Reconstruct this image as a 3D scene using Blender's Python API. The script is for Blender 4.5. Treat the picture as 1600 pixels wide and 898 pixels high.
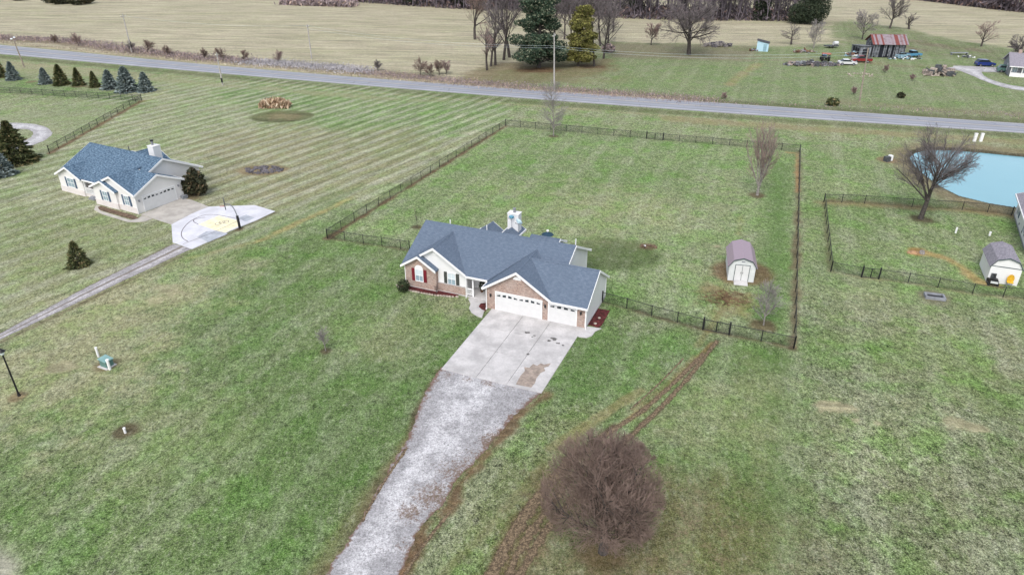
import bpy, math, random
import numpy as np
from mathutils import Vector, Matrix
random.seed(7); np.random.seed(7)
R = math.radians
S = bpy.context.scene
for o in list(bpy.data.objects): bpy.data.objects.remove(o)

# ------------------------------------------------------------------ camera, sky, sun, exposure
CH = 35.52; FPX = 1100.0; PITCH = R(28)
cam = bpy.data.cameras.new('camera'); camo = bpy.data.objects.new('camera', cam)
S.collection.objects.link(camo); S.camera = camo
cam.sensor_width = 36; cam.lens = 36 * FPX / 1600; cam.clip_start = 0.5; cam.clip_end = 12000
camo.location = (0, 0, CH); camo.rotation_euler = (R(90) - PITCH, 0, 0)
SUN_EL, SUN_AZ = R(52), R(-162)           # azimuth measured from +Y towards +X
w = bpy.data.worlds.new('World'); S.world = w; w.use_nodes = True
nt = w.node_tree; bg = nt.nodes['Background']
sky = nt.nodes.new('ShaderNodeTexSky'); sky.sky_type = 'NISHITA'; sky.sun_disc = False
sky.sun_elevation = SUN_EL; sky.sun_rotation = SUN_AZ; sky.air_density = 1.0; sky.dust_density = 3.0; sky.ozone_density = 1.0
hs = nt.nodes.new('ShaderNodeHueSaturation'); hs.inputs['Saturation'].default_value = 0.50
nt.links.new(sky.outputs[0], hs.inputs['Color']); nt.links.new(hs.outputs[0], bg.inputs[0]); bg.inputs[1].default_value = 0.15
sl = bpy.data.lights.new('sun', 'SUN'); so = bpy.data.objects.new('sun', sl); S.collection.objects.link(so)
sl.energy = 0.85; sl.angle = R(22); sl.color = (1.0, 0.98, 0.95)
sd = Vector((math.sin(SUN_AZ)*math.cos(SUN_EL), math.cos(SUN_AZ)*math.cos(SUN_EL), math.sin(SUN_EL)))
so.rotation_euler = sd.to_track_quat('Z', 'Y').to_euler(); so.location = (0, 0, 120)
S.view_settings.view_transform = 'Standard'; S.view_settings.look = 'None'; S.view_settings.gamma = 1
S.view_settings.exposure = 0.80; S.view_settings.use_curve_mapping = False
S.cycles.max_bounces = 6; S.cycles.transparent_max_bounces = 24

# ------------------------------------------------------------------ survey: a point of the aerial photo to metres on the ground
def G(u, v, z=0.0):
    x = (u-800)/FPX; y = -(v-449)/FPX
    d = (x, math.cos(PITCH)+y*math.sin(PITCH), -math.sin(PITCH)+y*math.cos(PITCH))
    t = (z-CH)/d[2]
    return Vector((d[0]*t, d[1]*t, z))
def GV(u, v, Y):            # the height of a point standing at depth Y
    x = (u-800)/FPX; y = -(v-449)/FPX
    d = (x, math.cos(PITCH)+y*math.sin(PITCH), -math.sin(PITCH)+y*math.cos(PITCH))
    t = Y/d[1]; return Vector((d[0]*t, Y, CH+d[2]*t))

# ------------------------------------------------------------------ materials
MAT = {}
class NT:
    def __init__(s, m): s.t = m.node_tree; s.n = s.t.nodes; s.l = s.t.links
    def new(s, k, **kw):
        n = s.n.new(k)
        for a, b in kw.items(): setattr(n, a, b)
        return n
    def link(s, a, b): s.l.new(a, b)
    def val(s, x, sock):
        if hasattr(x, 'is_output'): s.l.new(x, sock)
        else: sock.default_value = x
    def math(s, op, a, b=0.0, c=None, clamp=False):
        n = s.new('ShaderNodeMath', operation=op, use_clamp=clamp); s.val(a, n.inputs[0]); s.val(b, n.inputs[1])
        if c is not None: s.val(c, n.inputs[2])
        return n.outputs[0]
    def mix(s, f, a, b, mode='MIX'):
        n = s.new('ShaderNodeMix', data_type='RGBA', blend_type=mode)
        s.val(f, n.inputs[0])
        for x, k in ((a, 6), (b, 7)):
            if hasattr(x, 'is_output'): s.l.new(x, n.inputs[k])
            else: n.inputs[k].default_value = (*x[:3], 1)
        return n.outputs[2]
    def noise(s, vec, scale, detail=4, rough=0.6, dist=0.0):
        n = s.new('ShaderNodeTexNoise'); n.inputs['Scale'].default_value = scale; n.inputs['Detail'].default_value = detail
        n.inputs['Roughness'].default_value = rough; n.inputs['Distortion'].default_value = dist
        if vec is not None: s.l.new(vec, n.inputs['Vector'])
        return n.outputs[0]
    def ramp(s, x, a, b, clamp=True):       # smooth 0..1 between a and b
        n = s.new('ShaderNodeMapRange', interpolation_type='SMOOTHSTEP'); s.val(x, n.inputs[0])
        n.inputs[1].default_value = a; n.inputs[2].default_value = b; return n.outputs[0]
    def mapping(s, vec, rot=0.0, scale=(1, 1, 1)):
        n = s.new('ShaderNodeMapping'); s.l.new(vec, n.inputs[0]); n.inputs['Rotation'].default_value = (0, 0, rot); n.inputs['Scale'].default_value = scale
        return n.outputs[0]
def newmat(name, rough=0.8, spec=0.3, metallic=0.0):
    m = bpy.data.materials.new(name); m.use_nodes = True; MAT[name] = m
    b = m.node_tree.nodes['Principled BSDF']; b.inputs['Roughness'].default_value = rough
    b.inputs['Specular IOR Level'].default_value = spec; b.inputs['Metallic'].default_value = metallic
    return m, NT(m), b
def bump(n, b, h, strength=0.5, dist=0.05):
    k = n.new('ShaderNodeBump'); k.inputs['Strength'].default_value = strength; k.inputs['Distance'].default_value = dist
    n.link(h, k.inputs['Height']); n.link(k.outputs[0], b.inputs['Normal'])
def coord(n, kind='Object'): return n.new('ShaderNodeTexCoord').outputs[kind]
def simple(name, col, rough=0.7, var=0.12, scale=2.0, spec=0.3, metallic=0.0, fine=0.0, bmp=0.0):
    """one base colour with weathering noise"""
    m, n, b = newmat(name, rough, spec, metallic); c = coord(n)
    f = n.noise(c, scale, 5, 0.65)
    lo = [x*(1-var*1.6) for x in col]; hi = [min(1, x*(1+var*1.4)) for x in col]
    out = n.mix(n.ramp(f, 0.3, 0.7), lo, hi)
    if fine:
        g = n.noise(c, scale*14, 2, 0.7)
        out = n.mix(n.math('MULTIPLY', n.ramp(g, 0.35, 0.7), fine), out, [x*0.45 for x in col])
        if bmp: bump(n, b, g, bmp, 0.02)
    n.link(out, b.inputs['Base Color']); return m

simple('white_trim', (0.76, 0.76, 0.76), 0.5, 0.03)
simple('door_white', (0.60, 0.60, 0.60), 0.45, 0.02)
simple('black_metal', (0.018, 0.018, 0.02), 0.45, 0.2, 3)
simple('dark_grey', (0.07, 0.075, 0.08), 0.6, 0.2)
simple('mid_grey', (0.22, 0.23, 0.25), 0.6, 0.15)
simple('shutter_red', (0.16, 0.015, 0.025), 0.5, 0.1)
simple('shutter_grey', (0.06, 0.065, 0.06), 0.5, 0.1)
simple('shutter_blue', (0.07, 0.11, 0.17), 0.5, 0.1)
simple('concrete', (0.47, 0.455, 0.45), 0.85, 0.13, 0.55, fine=0.22, bmp=0.1)
simple('concrete_warm', (0.40, 0.375, 0.34), 0.85, 0.12, 0.6, fine=0.15)
simple('court_concrete', (0.56, 0.56, 0.60), 0.85, 0.08, 0.5, fine=0.12)
simple('court_patch', (0.36, 0.38, 0.42), 0.8, 0.12, 1.2)
simple('court_yellow', (0.74, 0.68, 0.46), 0.8, 0.12, 1.0)
simple('court_line', (0.14, 0.12, 0.13), 0.8, 0.1)
simple('mud_stain', (0.31, 0.255, 0.215), 0.9, 0.2, 2.0, fine=0.3)
simple('oil_stain', (0.12, 0.115, 0.11), 0.7, 0.2, 2.0)
simple('mulch_red', (0.095, 0.02, 0.02), 0.9, 0.5, 3.0, fine=0.7, bmp=0.8)
simple('soil', (0.14, 0.095, 0.065), 0.95, 0.4, 2.0, fine=0.6, bmp=0.8)
simple('soil_orange', (0.36, 0.22, 0.12), 0.95, 0.3, 2.5, fine=0.4, bmp=0.6)
simple('edge_stone', (0.38, 0.33, 0.28), 0.9, 0.25, 3.0)
simple('rock_dark', (0.13, 0.12, 0.13), 0.9, 0.5, 2.5, fine=0.4)
simple('bark', (0.07, 0.06, 0.055), 0.9, 0.3, 4.0)
simple('bark_pale', (0.24, 0.22, 0.205), 0.9, 0.25, 4.0)
simple('twig_mauve', (0.215, 0.155, 0.13), 0.9, 0.25, 0.8)
simple('twig_grey', (0.27, 0.245, 0.24), 0.9, 0.25, 0.8)
simple('twig_dark', (0.16, 0.138, 0.14), 0.9, 0.3, 0.8)
simple('twig_red', (0.27, 0.195, 0.18), 0.9, 0.25, 0.8)
simple('twig_tan', (0.33, 0.27, 0.20), 0.9, 0.25, 0.8)
simple('wood_purple', (0.13, 0.112, 0.13), 0.9, 0.4, 0.12)  # purple grey of the bare trunks and twigs in the woods
simple('pole_wood', (0.38, 0.36, 0.34), 0.85, 0.15, 2.0)
simple('pole_brown', (0.26, 0.22, 0.18), 0.85, 0.15, 2.0)
simple('old_board', (0.17, 0.18, 0.20), 0.85, 0.45, 1.6, fine=0.5)
simple('old_gap', (0.012, 0.014, 0.02), 0.9, 0.2)
simple('shed_wall', (0.58, 0.60, 0.60), 0.6, 0.05)
simple('shed_trim', (0.06, 0.085, 0.09), 0.6, 0.1)
simple('blue_paint', (0.10, 0.33, 0.55), 0.4, 0.2, 1.5)
simple('pale_blue', (0.22, 0.35, 0.42), 0.6, 0.12, 1.5)
simple('orange_paint', (0.42, 0.07, 0.04), 0.5, 0.25, 1.5)
simple('yellow_paint', (0.62, 0.36, 0.03), 0.5, 0.15, 4)
simple('green_box', (0.10, 0.19, 0.17), 0.5, 0.1, 2)
simple('teal_lid', (0.20, 0.34, 0.33), 0.5, 0.08, 2)
simple('rubber', (0.02, 0.02, 0.02), 0.9, 0.1)
simple('dish_blue', (0.13, 0.32, 0.44), 0.4, 0.05)
simple('dish_pale', (0.45, 0.60, 0.66), 0.4, 0.05)
simple('rust', (0.17, 0.09, 0.06), 0.9, 0.4, 1.2)
simple('junk_wood', (0.30, 0.25, 0.22), 0.9, 0.5, 1.5, fine=0.5)
simple('flower_pot', (0.10, 0.05, 0.03), 0.8, 0.1)
simple('navy_canvas', (0.02, 0.05, 0.08), 0.8, 0.1)
def glass(name, col, rough=0.12):
    m, n, b = newmat(name, rough, 0.6); b.inputs['Base Color'].default_value = (*col, 1); return m
glass('pane', (0.26, 0.34, 0.39)); glass('pane_dark', (0.02, 0.028, 0.035)); glass('pane_light', (0.50, 0.58, 0.60), 0.3)
glass('blind', (0.55, 0.62, 0.66), 0.5); glass('lamp_glass', (0.75, 0.80, 0.84), 0.2)
def carpaint(name, col):
    m, n, b = newmat(name, 0.3, 0.5); b.inputs['Base Color'].default_value = (*col, 1); b.inputs['Coat Weight'].default_value = 0.5; return m
carpaint('car_navy', (0.012, 0.03, 0.16)); carpaint('car_red', (0.20, 0.015, 0.018)); carpaint('car_white', (0.55, 0.56, 0.57)); carpaint('car_blue', (0.07, 0.22, 0.36))

def siding(name, col, warm=0.0):
    m, n, b = newmat(name, 0.55, 0.3); uv = coord(n, 'UV'); s = n.new('ShaderNodeSeparateXYZ'); n.link(uv, s.inputs[0])
    fr = n.math('FRACT', n.math('MULTIPLY', s.outputs[1], 1/0.125))
    f = n.noise(coord(n), 0.7, 4, 0.6)
    c = n.mix(n.ramp(f, 0.3, 0.7), [x*0.95 for x in col], col)
    c = n.mix(n.math('MULTIPLY', n.ramp(fr, 0.90, 0.99), 0.25), c, [x*0.6 for x in col])  # shade under each lap painted into the colour as a darker line
    n.link(c, b.inputs['Base Color']); bump(n, b, fr, 0.5, 0.012); return m
siding('siding_white', (0.70, 0.70, 0.70)); siding('siding_cream', (0.70, 0.685, 0.67)); siding('siding_blue', (0.40, 0.58, 0.68))
def brick(name, c1, c2, c3, mortar):
    m, n, b = newmat(name, 0.85, 0.2); uv = coord(n, 'UV')
    t = n.new('ShaderNodeTexBrick'); n.link(uv, t.inputs['Vector']); t.inputs['Scale'].default_value = 1.0
    t.inputs['Brick Width'].default_value = 0.215; t.inputs['Row Height'].default_value = 0.075; t.inputs['Mortar Size'].default_value = 0.008
    t.inputs['Color1'].default_value = (*c1, 1); t.inputs['Color2'].default_value = (*c2, 1); t.inputs['Mortar'].default_value = (*mortar, 1)
    mp = n.mapping(uv, 0, (2.2, 5.5, 1)); f = n.noise(mp, 1.3, 5, 0.8)
    c = n.mix(n.ramp(f, 0.42, 0.66), t.outputs[0], c3)
    f2 = n.noise(uv, 0.8, 3); c = n.mix(n.math('MULTIPLY', n.ramp(f2, 0.35, 0.65), 0.3), c, mortar)
    f3 = n.noise(mp, 3.0, 2, 0.9); c = n.mix(n.math('MULTIPLY', n.ramp(f3, 0.55, 0.7), 0.7), c, [x*0.35 for x in c1])
    n.link(c, b.inputs['Base Color']); bump(n, b, t.outputs[1], 0.4, 0.01); return m
brick('brick_warm', (0.27, 0.14, 0.105), (0.17, 0.10, 0.085), (0.50, 0.38, 0.31), (0.44, 0.40, 0.37))
brick('brick_pale', (0.62, 0.55, 0.52), (0.55, 0.50, 0.48), (0.68, 0.64, 0.63), (0.66, 0.64, 0.63))
def shingle(name, c1, c2, c3, amt=0.5):
    m, n, b = newmat(name, 0.9, 0.15); uv = coord(n, 'UV')
    t = n.new('ShaderNodeTexBrick'); n.link(uv, t.inputs['Vector']); t.inputs['Scale'].default_value = 1.0
    t.inputs['Brick Width'].default_value = 0.30; t.inputs['Row Height'].default_value = 0.143; t.inputs['Mortar Size'].default_value = 0.006
    t.inputs['Color1'].default_value = (*c1, 1); t.inputs['Color2'].default_value = (*c2, 1); t.inputs['Mortar'].default_value = tuple(x*0.5 for x in c1)+(1,)
    f = n.noise(n.mapping(uv, 0, (1, 2.3, 1)), 2.6, 3, 0.75); c = n.mix(n.math('MULTIPLY', n.ramp(f, 0.45, 0.62), amt), t.outputs[0], c3)
    g = n.noise(uv, 0.35, 4, 0.6); c = n.mix(n.math('MULTIPLY', n.ramp(g, 0.3, 0.75), 0.35), c, [x*0.75 for x in c2])
    h = n.noise(uv, 40, 2, 0.8); c = n.mix(n.math('MULTIPLY', n.ramp(h, 0.3, 0.8), 0.3), c, [x*1.5 for x in c1])
    n.link(c, b.inputs['Base Color']); bump(n, b, t.outputs[1], 0.3, 0.01); return m
shingle('shingle_slate', (0.088, 0.118, 0.165), (0.112, 0.145, 0.195), (0.155, 0.188, 0.24), 0.65)
shingle('shingle_blue', (0.042, 0.072, 0.112), (0.07, 0.12, 0.18), (0.21, 0.30, 0.39), 0.85)
shingle('shingle_grey', (0.17, 0.165, 0.19), (0.25, 0.24, 0.27), (0.34, 0.30, 0.34), 0.7)
shingle('shingle_dark', (0.05, 0.05, 0.06), (0.07, 0.07, 0.08), (0.1, 0.1, 0.1), 0.4)
def ribbed(name, c1, c2, period, patch=None):
    m, n, b = newmat(name, 0.5, 0.4); uv = coord(n, 'UV'); s = n.new('ShaderNodeSeparateXYZ'); n.link(uv, s.inputs[0])
    k = n.math('MULTIPLY', s.outputs[0], 1/period); fr = n.math('FRACT', k)
    if patch:
        w_ = n.new('ShaderNodeTexWhiteNoise', noise_dimensions='1D'); n.link(n.math('FLOOR', k), w_.inputs['W'])
        f = n.noise(uv, 1.2, 5, 0.7)
        c = n.mix(n.ramp(w_.outputs[0], 0.40, 0.55), c1, c2)
        c = n.mix(n.math('MULTIPLY', n.ramp(f, 0.5, 0.65), 0.6), c, patch)
    else:
        c = n.mix(n.ramp(n.math('ABSOLUTE', n.math('SUBTRACT', fr, 0.5)), 0.34, 0.46), c1, c2)
    n.link(c, b.inputs['Base Color']); bump(n, b, fr, 0.3, 0.02); return m
ribbed('mauve_metal', (0.30, 0.235, 0.275), (0.22, 0.17, 0.205), 0.23)
ribbed('rusty_metal', (0.17, 0.045, 0.035), (0.24, 0.20, 0.22), 0.50, (0.09, 0.04, 0.035))

def foliage(name, dark, light, tip=None, scale=1.2):
    m, n, b = newmat(name, 0.75, 0.2); g = n.new('ShaderNodeNewGeometry'); c = coord(n)
    f = n.noise(c, scale, 3, 0.6)
    k = n.math('ADD', n.math('MULTIPLY', f, 0.75), n.math('MULTIPLY', g.outputs['Random Per Island'], 0.4))
    col = n.mix(n.ramp(k, 0.35, 0.8), dark, light)
    if tip: col = n.mix(n.ramp(g.outputs['Random Per Island'], 0.8, 0.9), col, tip)
    n.link(col, b.inputs['Base Color']); return m
foliage('needle_blue', (0.06, 0.085, 0.082), (0.27, 0.32, 0.31))
foliage('needle_dark', (0.03, 0.042, 0.018), (0.13, 0.14, 0.055), (0.22, 0.18, 0.09))
foliage('needle_pine', (0.018, 0.038, 0.026), (0.075, 0.115, 0.07), (0.24, 0.25, 0.17), 0.5)
foliage('needle_olive', (0.06, 0.065, 0.02), (0.30, 0.29, 0.085), (0.14, 0.11, 0.05), 0.6)
foliage('shrub_dark', (0.018, 0.022, 0.012), (0.06, 0.06, 0.03), (0.11, 0.08, 0.045))
foliage('boxwood', (0.02, 0.03, 0.014), (0.045, 0.06, 0.025))
foliage('dry_grass', (0.30, 0.19, 0.12), (0.52, 0.40, 0.28), (0.6, 0.5, 0.38))
foliage('brush', (0.19, 0.15, 0.155), (0.33, 0.27, 0.27), (0.44, 0.33, 0.27), 0.25)
foliage('underwood', (0.055, 0.045, 0.052), (0.15, 0.125, 0.14), (0.20, 0.135, 0.12), 0.12)
foliage('brush_grey', (0.28, 0.27, 0.29), (0.46, 0.44, 0.45), None, 0.25)
foliage('verge_grass', (0.28, 0.23, 0.18), (0.46, 0.40, 0.31), (0.5, 0.45, 0.36), 0.2)
foliage('evergreen_far', (0.022, 0.035, 0.022), (0.055, 0.07, 0.04), None, 0.3)

# chain link: wires with gaps, black coated
m, n, b = newmat('chain_link', 0.5, 0.3); b.inputs['Base Color'].default_value = (0.02, 0.02, 0.022, 1)
uv = coord(n, 'UV'); s_ = n.new('ShaderNodeSeparateXYZ'); n.link(uv, s_.inputs[0])
a1 = n.math('FRACT', n.math('MULTIPLY', n.math('ADD', s_.outputs[0], s_.outputs[1]), 14))
a2 = n.math('FRACT', n.math('MULTIPLY', n.math('SUBTRACT', s_.outputs[0], s_.outputs[1]), 14))
al = n.math('MAXIMUM', n.math('LESS_THAN', a1, 0.13), n.math('LESS_THAN', a2, 0.13)); n.link(al, b.inputs['Alpha'])

# water
m, n, b = newmat('pond_water', 0.12, 0.5); c = coord(n)
f = n.noise(c, 0.05, 3); n.link(n.mix(f, (0.13, 0.31, 0.37), (0.19, 0.39, 0.45)), b.inputs['Base Color'])
bump(n, b, n.noise(n.mapping(c, 0.4, (1, 2, 1)), 1.5, 4), 0.35, 0.08)

# asphalt by ribbon coordinate
m, n, b = newmat('asphalt', 0.85, 0.2); uv = coord(n, 'UV'); s_ = n.new('ShaderNodeSeparateXYZ'); n.link(uv, s_.inputs[0]); U = s_.outputs[0]
c = coord(n); f = n.noise(c, 0.12, 5); col = n.mix(n.ramp(f, 0.3, 0.7), (0.205, 0.215, 0.245), (0.25, 0.26, 0.29))
wt = n.math('ABSOLUTE', n.math('SUBTRACT', n.math('ABSOLUTE', n.math('SUBTRACT', U, 0.5)), 0.21))
col = n.mix(n.math('MULTIPLY', n.ramp(wt, 0.10, 0.03), 0.35), col, (0.32, 0.345, 0.39))
sh = n.ramp(n.math('ABSOLUTE', n.math('SUBTRACT', U, 0.5)), 0.43, 0.50); col = n.mix(n.math('MULTIPLY', sh, 0.75), col, (0.30, 0.28, 0.26))
cr = n.noise(n.mapping(c, R(-19), (1, 0.15, 1)), 1.5, 3, 0.7); col = n.mix(n.math('MULTIPLY', n.ramp(cr, 0.62, 0.68), 0.5), col, (0.12, 0.12, 0.14))
el = n.math('LESS_THAN', n.math('ABSOLUTE', n.math('SUBTRACT', n.math('ABSOLUTE', n.math('SUBTRACT', U, 0.5)), 0.40)), 0.010)
col = n.mix(n.math('MULTIPLY', el, 0.75), col, (0.70, 0.70, 0.70))
cl = n.math('LESS_THAN', n.math('ABSOLUTE', n.math('SUBTRACT', n.math('ABSOLUTE', n.math('SUBTRACT', U, 0.5)), 0.012)), 0.006)
col = n.mix(n.math('MULTIPLY', cl, 0.75), col, (0.62, 0.55, 0.38))
n.link(col, b.inputs['Base Color'])

# gravel: ribbon coordinate drives ragged soil edges; 'kind' 0 white limestone drive, 1 two wheel tracks
def gravel(name, light, dark, soil, edge, centre=0.0, patch=0.0):
    m, n, b = newmat(name, 0.95, 0.15); uv = coord(n, 'UV'); s_ = n.new('ShaderNodeSeparateXYZ'); n.link(uv, s_.inputs[0]); U = s_.outputs[0]
    c = coord(n)
    vo = n.new('ShaderNodeTexVoronoi'); vo.inputs['Scale'].default_value = 9; n.link(c, vo.inputs['Vector'])
    g = n.noise(c, 4.5, 5, 0.9); g2 = n.noise(c, 0.45, 5, 0.7); g3 = n.noise(c, 1.6, 6, 0.85); g4 = n.noise(c, 11.0, 2, 0.9)
    cen_ = n.ramp(n.math('ABSOLUTE', n.math('SUBTRACT', U, 0.45)), 0.08, 0.42)
    col = n.mix(n.ramp(n.math('ADD', g2, n.math('MULTIPLY', cen_, 0.16)), 0.42, 0.66), light, [x*0.62 for x in light])
    cen = n.ramp(n.math('ABSOLUTE', n.math('SUBTRACT', U, 0.45)), 0.05, 0.42)
    thr = n.math('ADD', g, n.math('MULTIPLY', cen, 0.06))
    col = n.mix(n.math('MULTIPLY', n.ramp(thr, 0.53, 0.66), 0.85), col, dark)
    col = n.mix(n.math('MULTIPLY', n.ramp(g4, 0.52, 0.62), 0.5), col, [x*0.6 for x in dark])
    col = n.mix(n.math('MULTIPLY', n.ramp(vo.outputs['Distance'], 0.5, 0.9), 0.4), col, dark)
    col = n.mix(n.math('MULTIPLY', n.ramp(n.math('ADD', g3, n.math('MULTIPLY', cen, 0.05)), 0.60, 0.70), 0.6), col, [x*0.7 for x in dark])
    gv = n.math('ADD', n.math('MULTIPLY', n.noise(c, 1.7, 4, 0.85), 0.45), n.math('MULTIPLY', n.noise(c, 6.0, 3, 0.9), 0.55))
    gf = n.math('MINIMUM', n.math('MAXIMUM', n.math('MULTIPLY_ADD', n.math('SUBTRACT', gv, 0.5), 3.4, 1.02), 0.3), 1.35); gc = n.new('ShaderNodeCombineColor'); [n.link(gf, gc.inputs[q]) for q in range(3)]
    col = n.mix(1.0, col, gc.outputs[0], 'MULTIPLY')
    e = n.math('ABSOLUTE', n.math('SUBTRACT', U, 0.5))
    e = n.math('ADD', e, n.math('MULTIPLY', n.math('SUBTRACT', g3, 0.5), 0.34))
    col = n.mix(n.ramp(e, edge, edge+0.06), col, soil)
    if centre:
        k = n.math('ABSOLUTE', n.math('SUBTRACT', U, 0.5)); k = n.math('ADD', k, n.math('MULTIPLY', n.math('SUBTRACT', g3, 0.5), 0.10))
        col = n.mix(n.math('MULTIPLY', n.ramp(k, centre+0.05, centre-0.02), 0.85), col, soil)
    if patch:
        at = n.new('ShaderNodeAttribute'); at.attribute_name = 'patch'
        k = n.math('ADD', at.outputs['Fac'], n.math('ADD', n.math('MULTIPLY', n.math('SUBTRACT', g3, 0.5), 1.2), n.math('MULTIPLY', n.math('SUBTRACT', g, 0.5), 2.2)))
        col = n.mix(n.math('MULTIPLY', n.ramp(k, 0.45, 0.75), 0.85), col, soil)
        k2 = n.math('ADD', at.outputs['Fac'], n.math('MULTIPLY', n.math('SUBTRACT', g, 0.5), 3.0))
        col = n.mix(n.math('MULTIPLY', n.ramp(k2, 0.75, 1.0), 0.7), col, (0.10, 0.10, 0.055))
    n.link(col, b.inputs['Base Color']); bump(n, b, g, 0.6, 0.04); return m
gravel('gravel_white', (0.50, 0.495, 0.505), (0.24, 0.23, 0.24), (0.16, 0.105, 0.08), 0.44, 0, 1)
gravel('gravel_track', (0.46, 0.44, 0.45), (0.28, 0.27, 0.27), (0.15, 0.125, 0.10), 0.44, 0.055)
gravel('gravel_pale', (0.50, 0.49, 0.50), (0.36, 0.35, 0.35), (0.24, 0.21, 0.16), 0.46)

# ground: cover colour per place, broken up by blades, tufts, dead thatch and mowing stripes
m, n, b = newmat('grass_ground', 0.95, 0.12); c = coord(n)
cv = n.new('ShaderNodeAttribute'); cv.attribute_name = 'cover'; mk = n.new('ShaderNodeAttribute'); mk.attribute_name = 'mask'
ms = n.new('ShaderNodeSeparateColor'); n.link(mk.outputs['Color'], ms.inputs[0]); GR, ST, LF = ms.outputs
big = n.noise(c, 0.045, 5, 0.6); mid = n.noise(n.mapping(c, R(-20), (1, 0.55, 1)), 0.30, 6, 0.75, 0.4)
tuft = n.noise(n.mapping(c, R(-30), (1, 0.65, 1)), 1.3, 6, 0.85, 0.3); fine = n.noise(c, 4.2, 5, 0.9)
col = cv.outputs['Color']
def tint(x, f, k, mode='MIX'): return n.mix(f, x, k, mode)
lush = n.mix(n.math('MULTIPLY', n.ramp(mid, 0.49, 0.66), n.math('MULTIPLY', GR, 0.42)), col, (0.29, 0.325, 0.225))
lush = n.mix(n.math('MULTIPLY', n.ramp(big, 0.50, 0.66), n.math('MULTIPLY', GR, 0.40)), lush, (0.10, 0.15, 0.058))
lush = n.mix(n.math('MULTIPLY', n.ramp(mid, 0.47, 0.34), n.math('MULTIPLY', GR, 0.38)), lush, (0.085, 0.115, 0.05))
def stripes(ang, period, wob):
    x = n.new('ShaderNodeSeparateXYZ'); n.link(c, x.inputs[0])
    p = n.math('ADD', n.math('MULTIPLY', x.outputs[0], -math.sin(R(ang))), n.math('MULTIPLY', x.outputs[1], math.cos(R(ang))))
    p = n.math('ADD', p, n.math('MULTIPLY', n.math('SUBTRACT', big, 0.5), wob))
    return n.math('SINE', n.math('MULTIPLY', p, 2*math.pi/period))
s1 = n.ramp(stripes(58.3, 3.0, 2.0), -0.5, 0.9)
k = n.math('MULTIPLY', n.math('MULTIPLY', s1, ST), n.math('ADD', n.math('MULTIPLY', mid, 1.3), 0.1))
lush = n.mix(n.math('MULTIPLY', k, 0.80), lush, (0.40, 0.40, 0.31))
s2 = n.math('MULTIPLY', n.ramp(stripes(69.5, 6.4, 1.0), -0.4, 0.4), n.ramp(stripes(69.5, 2.9, 1.4), -1.0, 0.6))
lush = n.mix(n.math('MULTIPLY', n.math('MULTIPLY', s2, GR), 0.26), lush, (0.36, 0.36, 0.26))
am = n.math('ADD', n.math('MULTIPLY', GR, 0.75), 0.35)
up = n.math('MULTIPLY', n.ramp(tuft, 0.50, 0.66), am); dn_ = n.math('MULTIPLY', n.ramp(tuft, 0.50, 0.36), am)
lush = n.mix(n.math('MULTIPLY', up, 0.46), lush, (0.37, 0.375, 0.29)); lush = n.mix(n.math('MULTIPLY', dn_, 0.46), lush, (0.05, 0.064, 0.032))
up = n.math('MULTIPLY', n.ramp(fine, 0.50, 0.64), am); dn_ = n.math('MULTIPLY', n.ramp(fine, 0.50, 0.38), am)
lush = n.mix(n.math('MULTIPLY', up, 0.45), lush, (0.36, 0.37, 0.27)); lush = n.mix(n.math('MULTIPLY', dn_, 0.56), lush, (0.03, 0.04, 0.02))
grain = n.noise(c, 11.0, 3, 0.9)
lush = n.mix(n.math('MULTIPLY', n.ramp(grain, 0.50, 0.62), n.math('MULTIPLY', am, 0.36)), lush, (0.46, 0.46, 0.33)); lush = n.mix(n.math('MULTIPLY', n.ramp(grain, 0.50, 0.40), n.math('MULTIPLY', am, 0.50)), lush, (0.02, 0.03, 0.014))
va = n.math('ADD', n.math('MULTIPLY', n.noise(n.mapping(c, R(-15), (0.8, 1, 1)), 0.9, 3, 0.9), 0.20), n.math('ADD', n.math('MULTIPLY', n.noise(n.mapping(c, R(25), (1, .7, 1)), 2.6, 2, 0.9), 0.38), n.math('MULTIPLY', n.noise(c, 6.5, 2, 0.9), 0.42)))
fac = n.math('MINIMUM', n.math('MAXIMUM', n.math('MULTIPLY_ADD', n.math('SUBTRACT', va, 0.5), n.math('MULTIPLY', am, 7.2), 0.98), 0.18), 2.2)
cf = n.new('ShaderNodeCombineColor'); n.link(fac, cf.inputs[0]); n.link(fac, cf.inputs[1]); n.link(fac, cf.inputs[2])
lush = n.mix(1.0, lush, cf.outputs[0], 'MULTIPLY')
stm = n.mapping(n.mapping(c, R(-58.3)), 0, (0.10, 1.0, 1)); sk = n.noise(stm, 1.1, 5, 0.8)
kf = n.math('MULTIPLY_ADD', n.math('SUBTRACT', sk, 0.5), n.math('MULTIPLY', ST, 2.6), 1.0)
fst = n.mapping(n.mapping(c, R(6)), 0, (0.05, 0.6, 1)); fk = n.noise(fst, 0.9, 5, 0.85)
kf = n.math('MULTIPLY', kf, n.math('MULTIPLY_ADD', n.math('SUBTRACT', fk, 0.5), n.math('MULTIPLY', n.ramp(GR, 0.35, 0.12), 2.8), 1.0))
kc = n.new('ShaderNodeCombineColor'); n.link(kf, kc.inputs[0]); n.link(kf, kc.inputs[1]); n.link(kf, kc.inputs[2]); lush = n.mix(1.0, lush, kc.outputs[0], 'MULTIPLY')
hv = n.noise(c, 0.23, 4, 0.7); lush = n.mix(n.math('MULTIPLY', n.ramp(hv, 0.45, 0.65), n.math('MULTIPLY', GR, 0.95)), lush, n.mix(1.0, lush, (0.80, 1.06, 0.66), 'MULTIPLY'))
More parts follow.
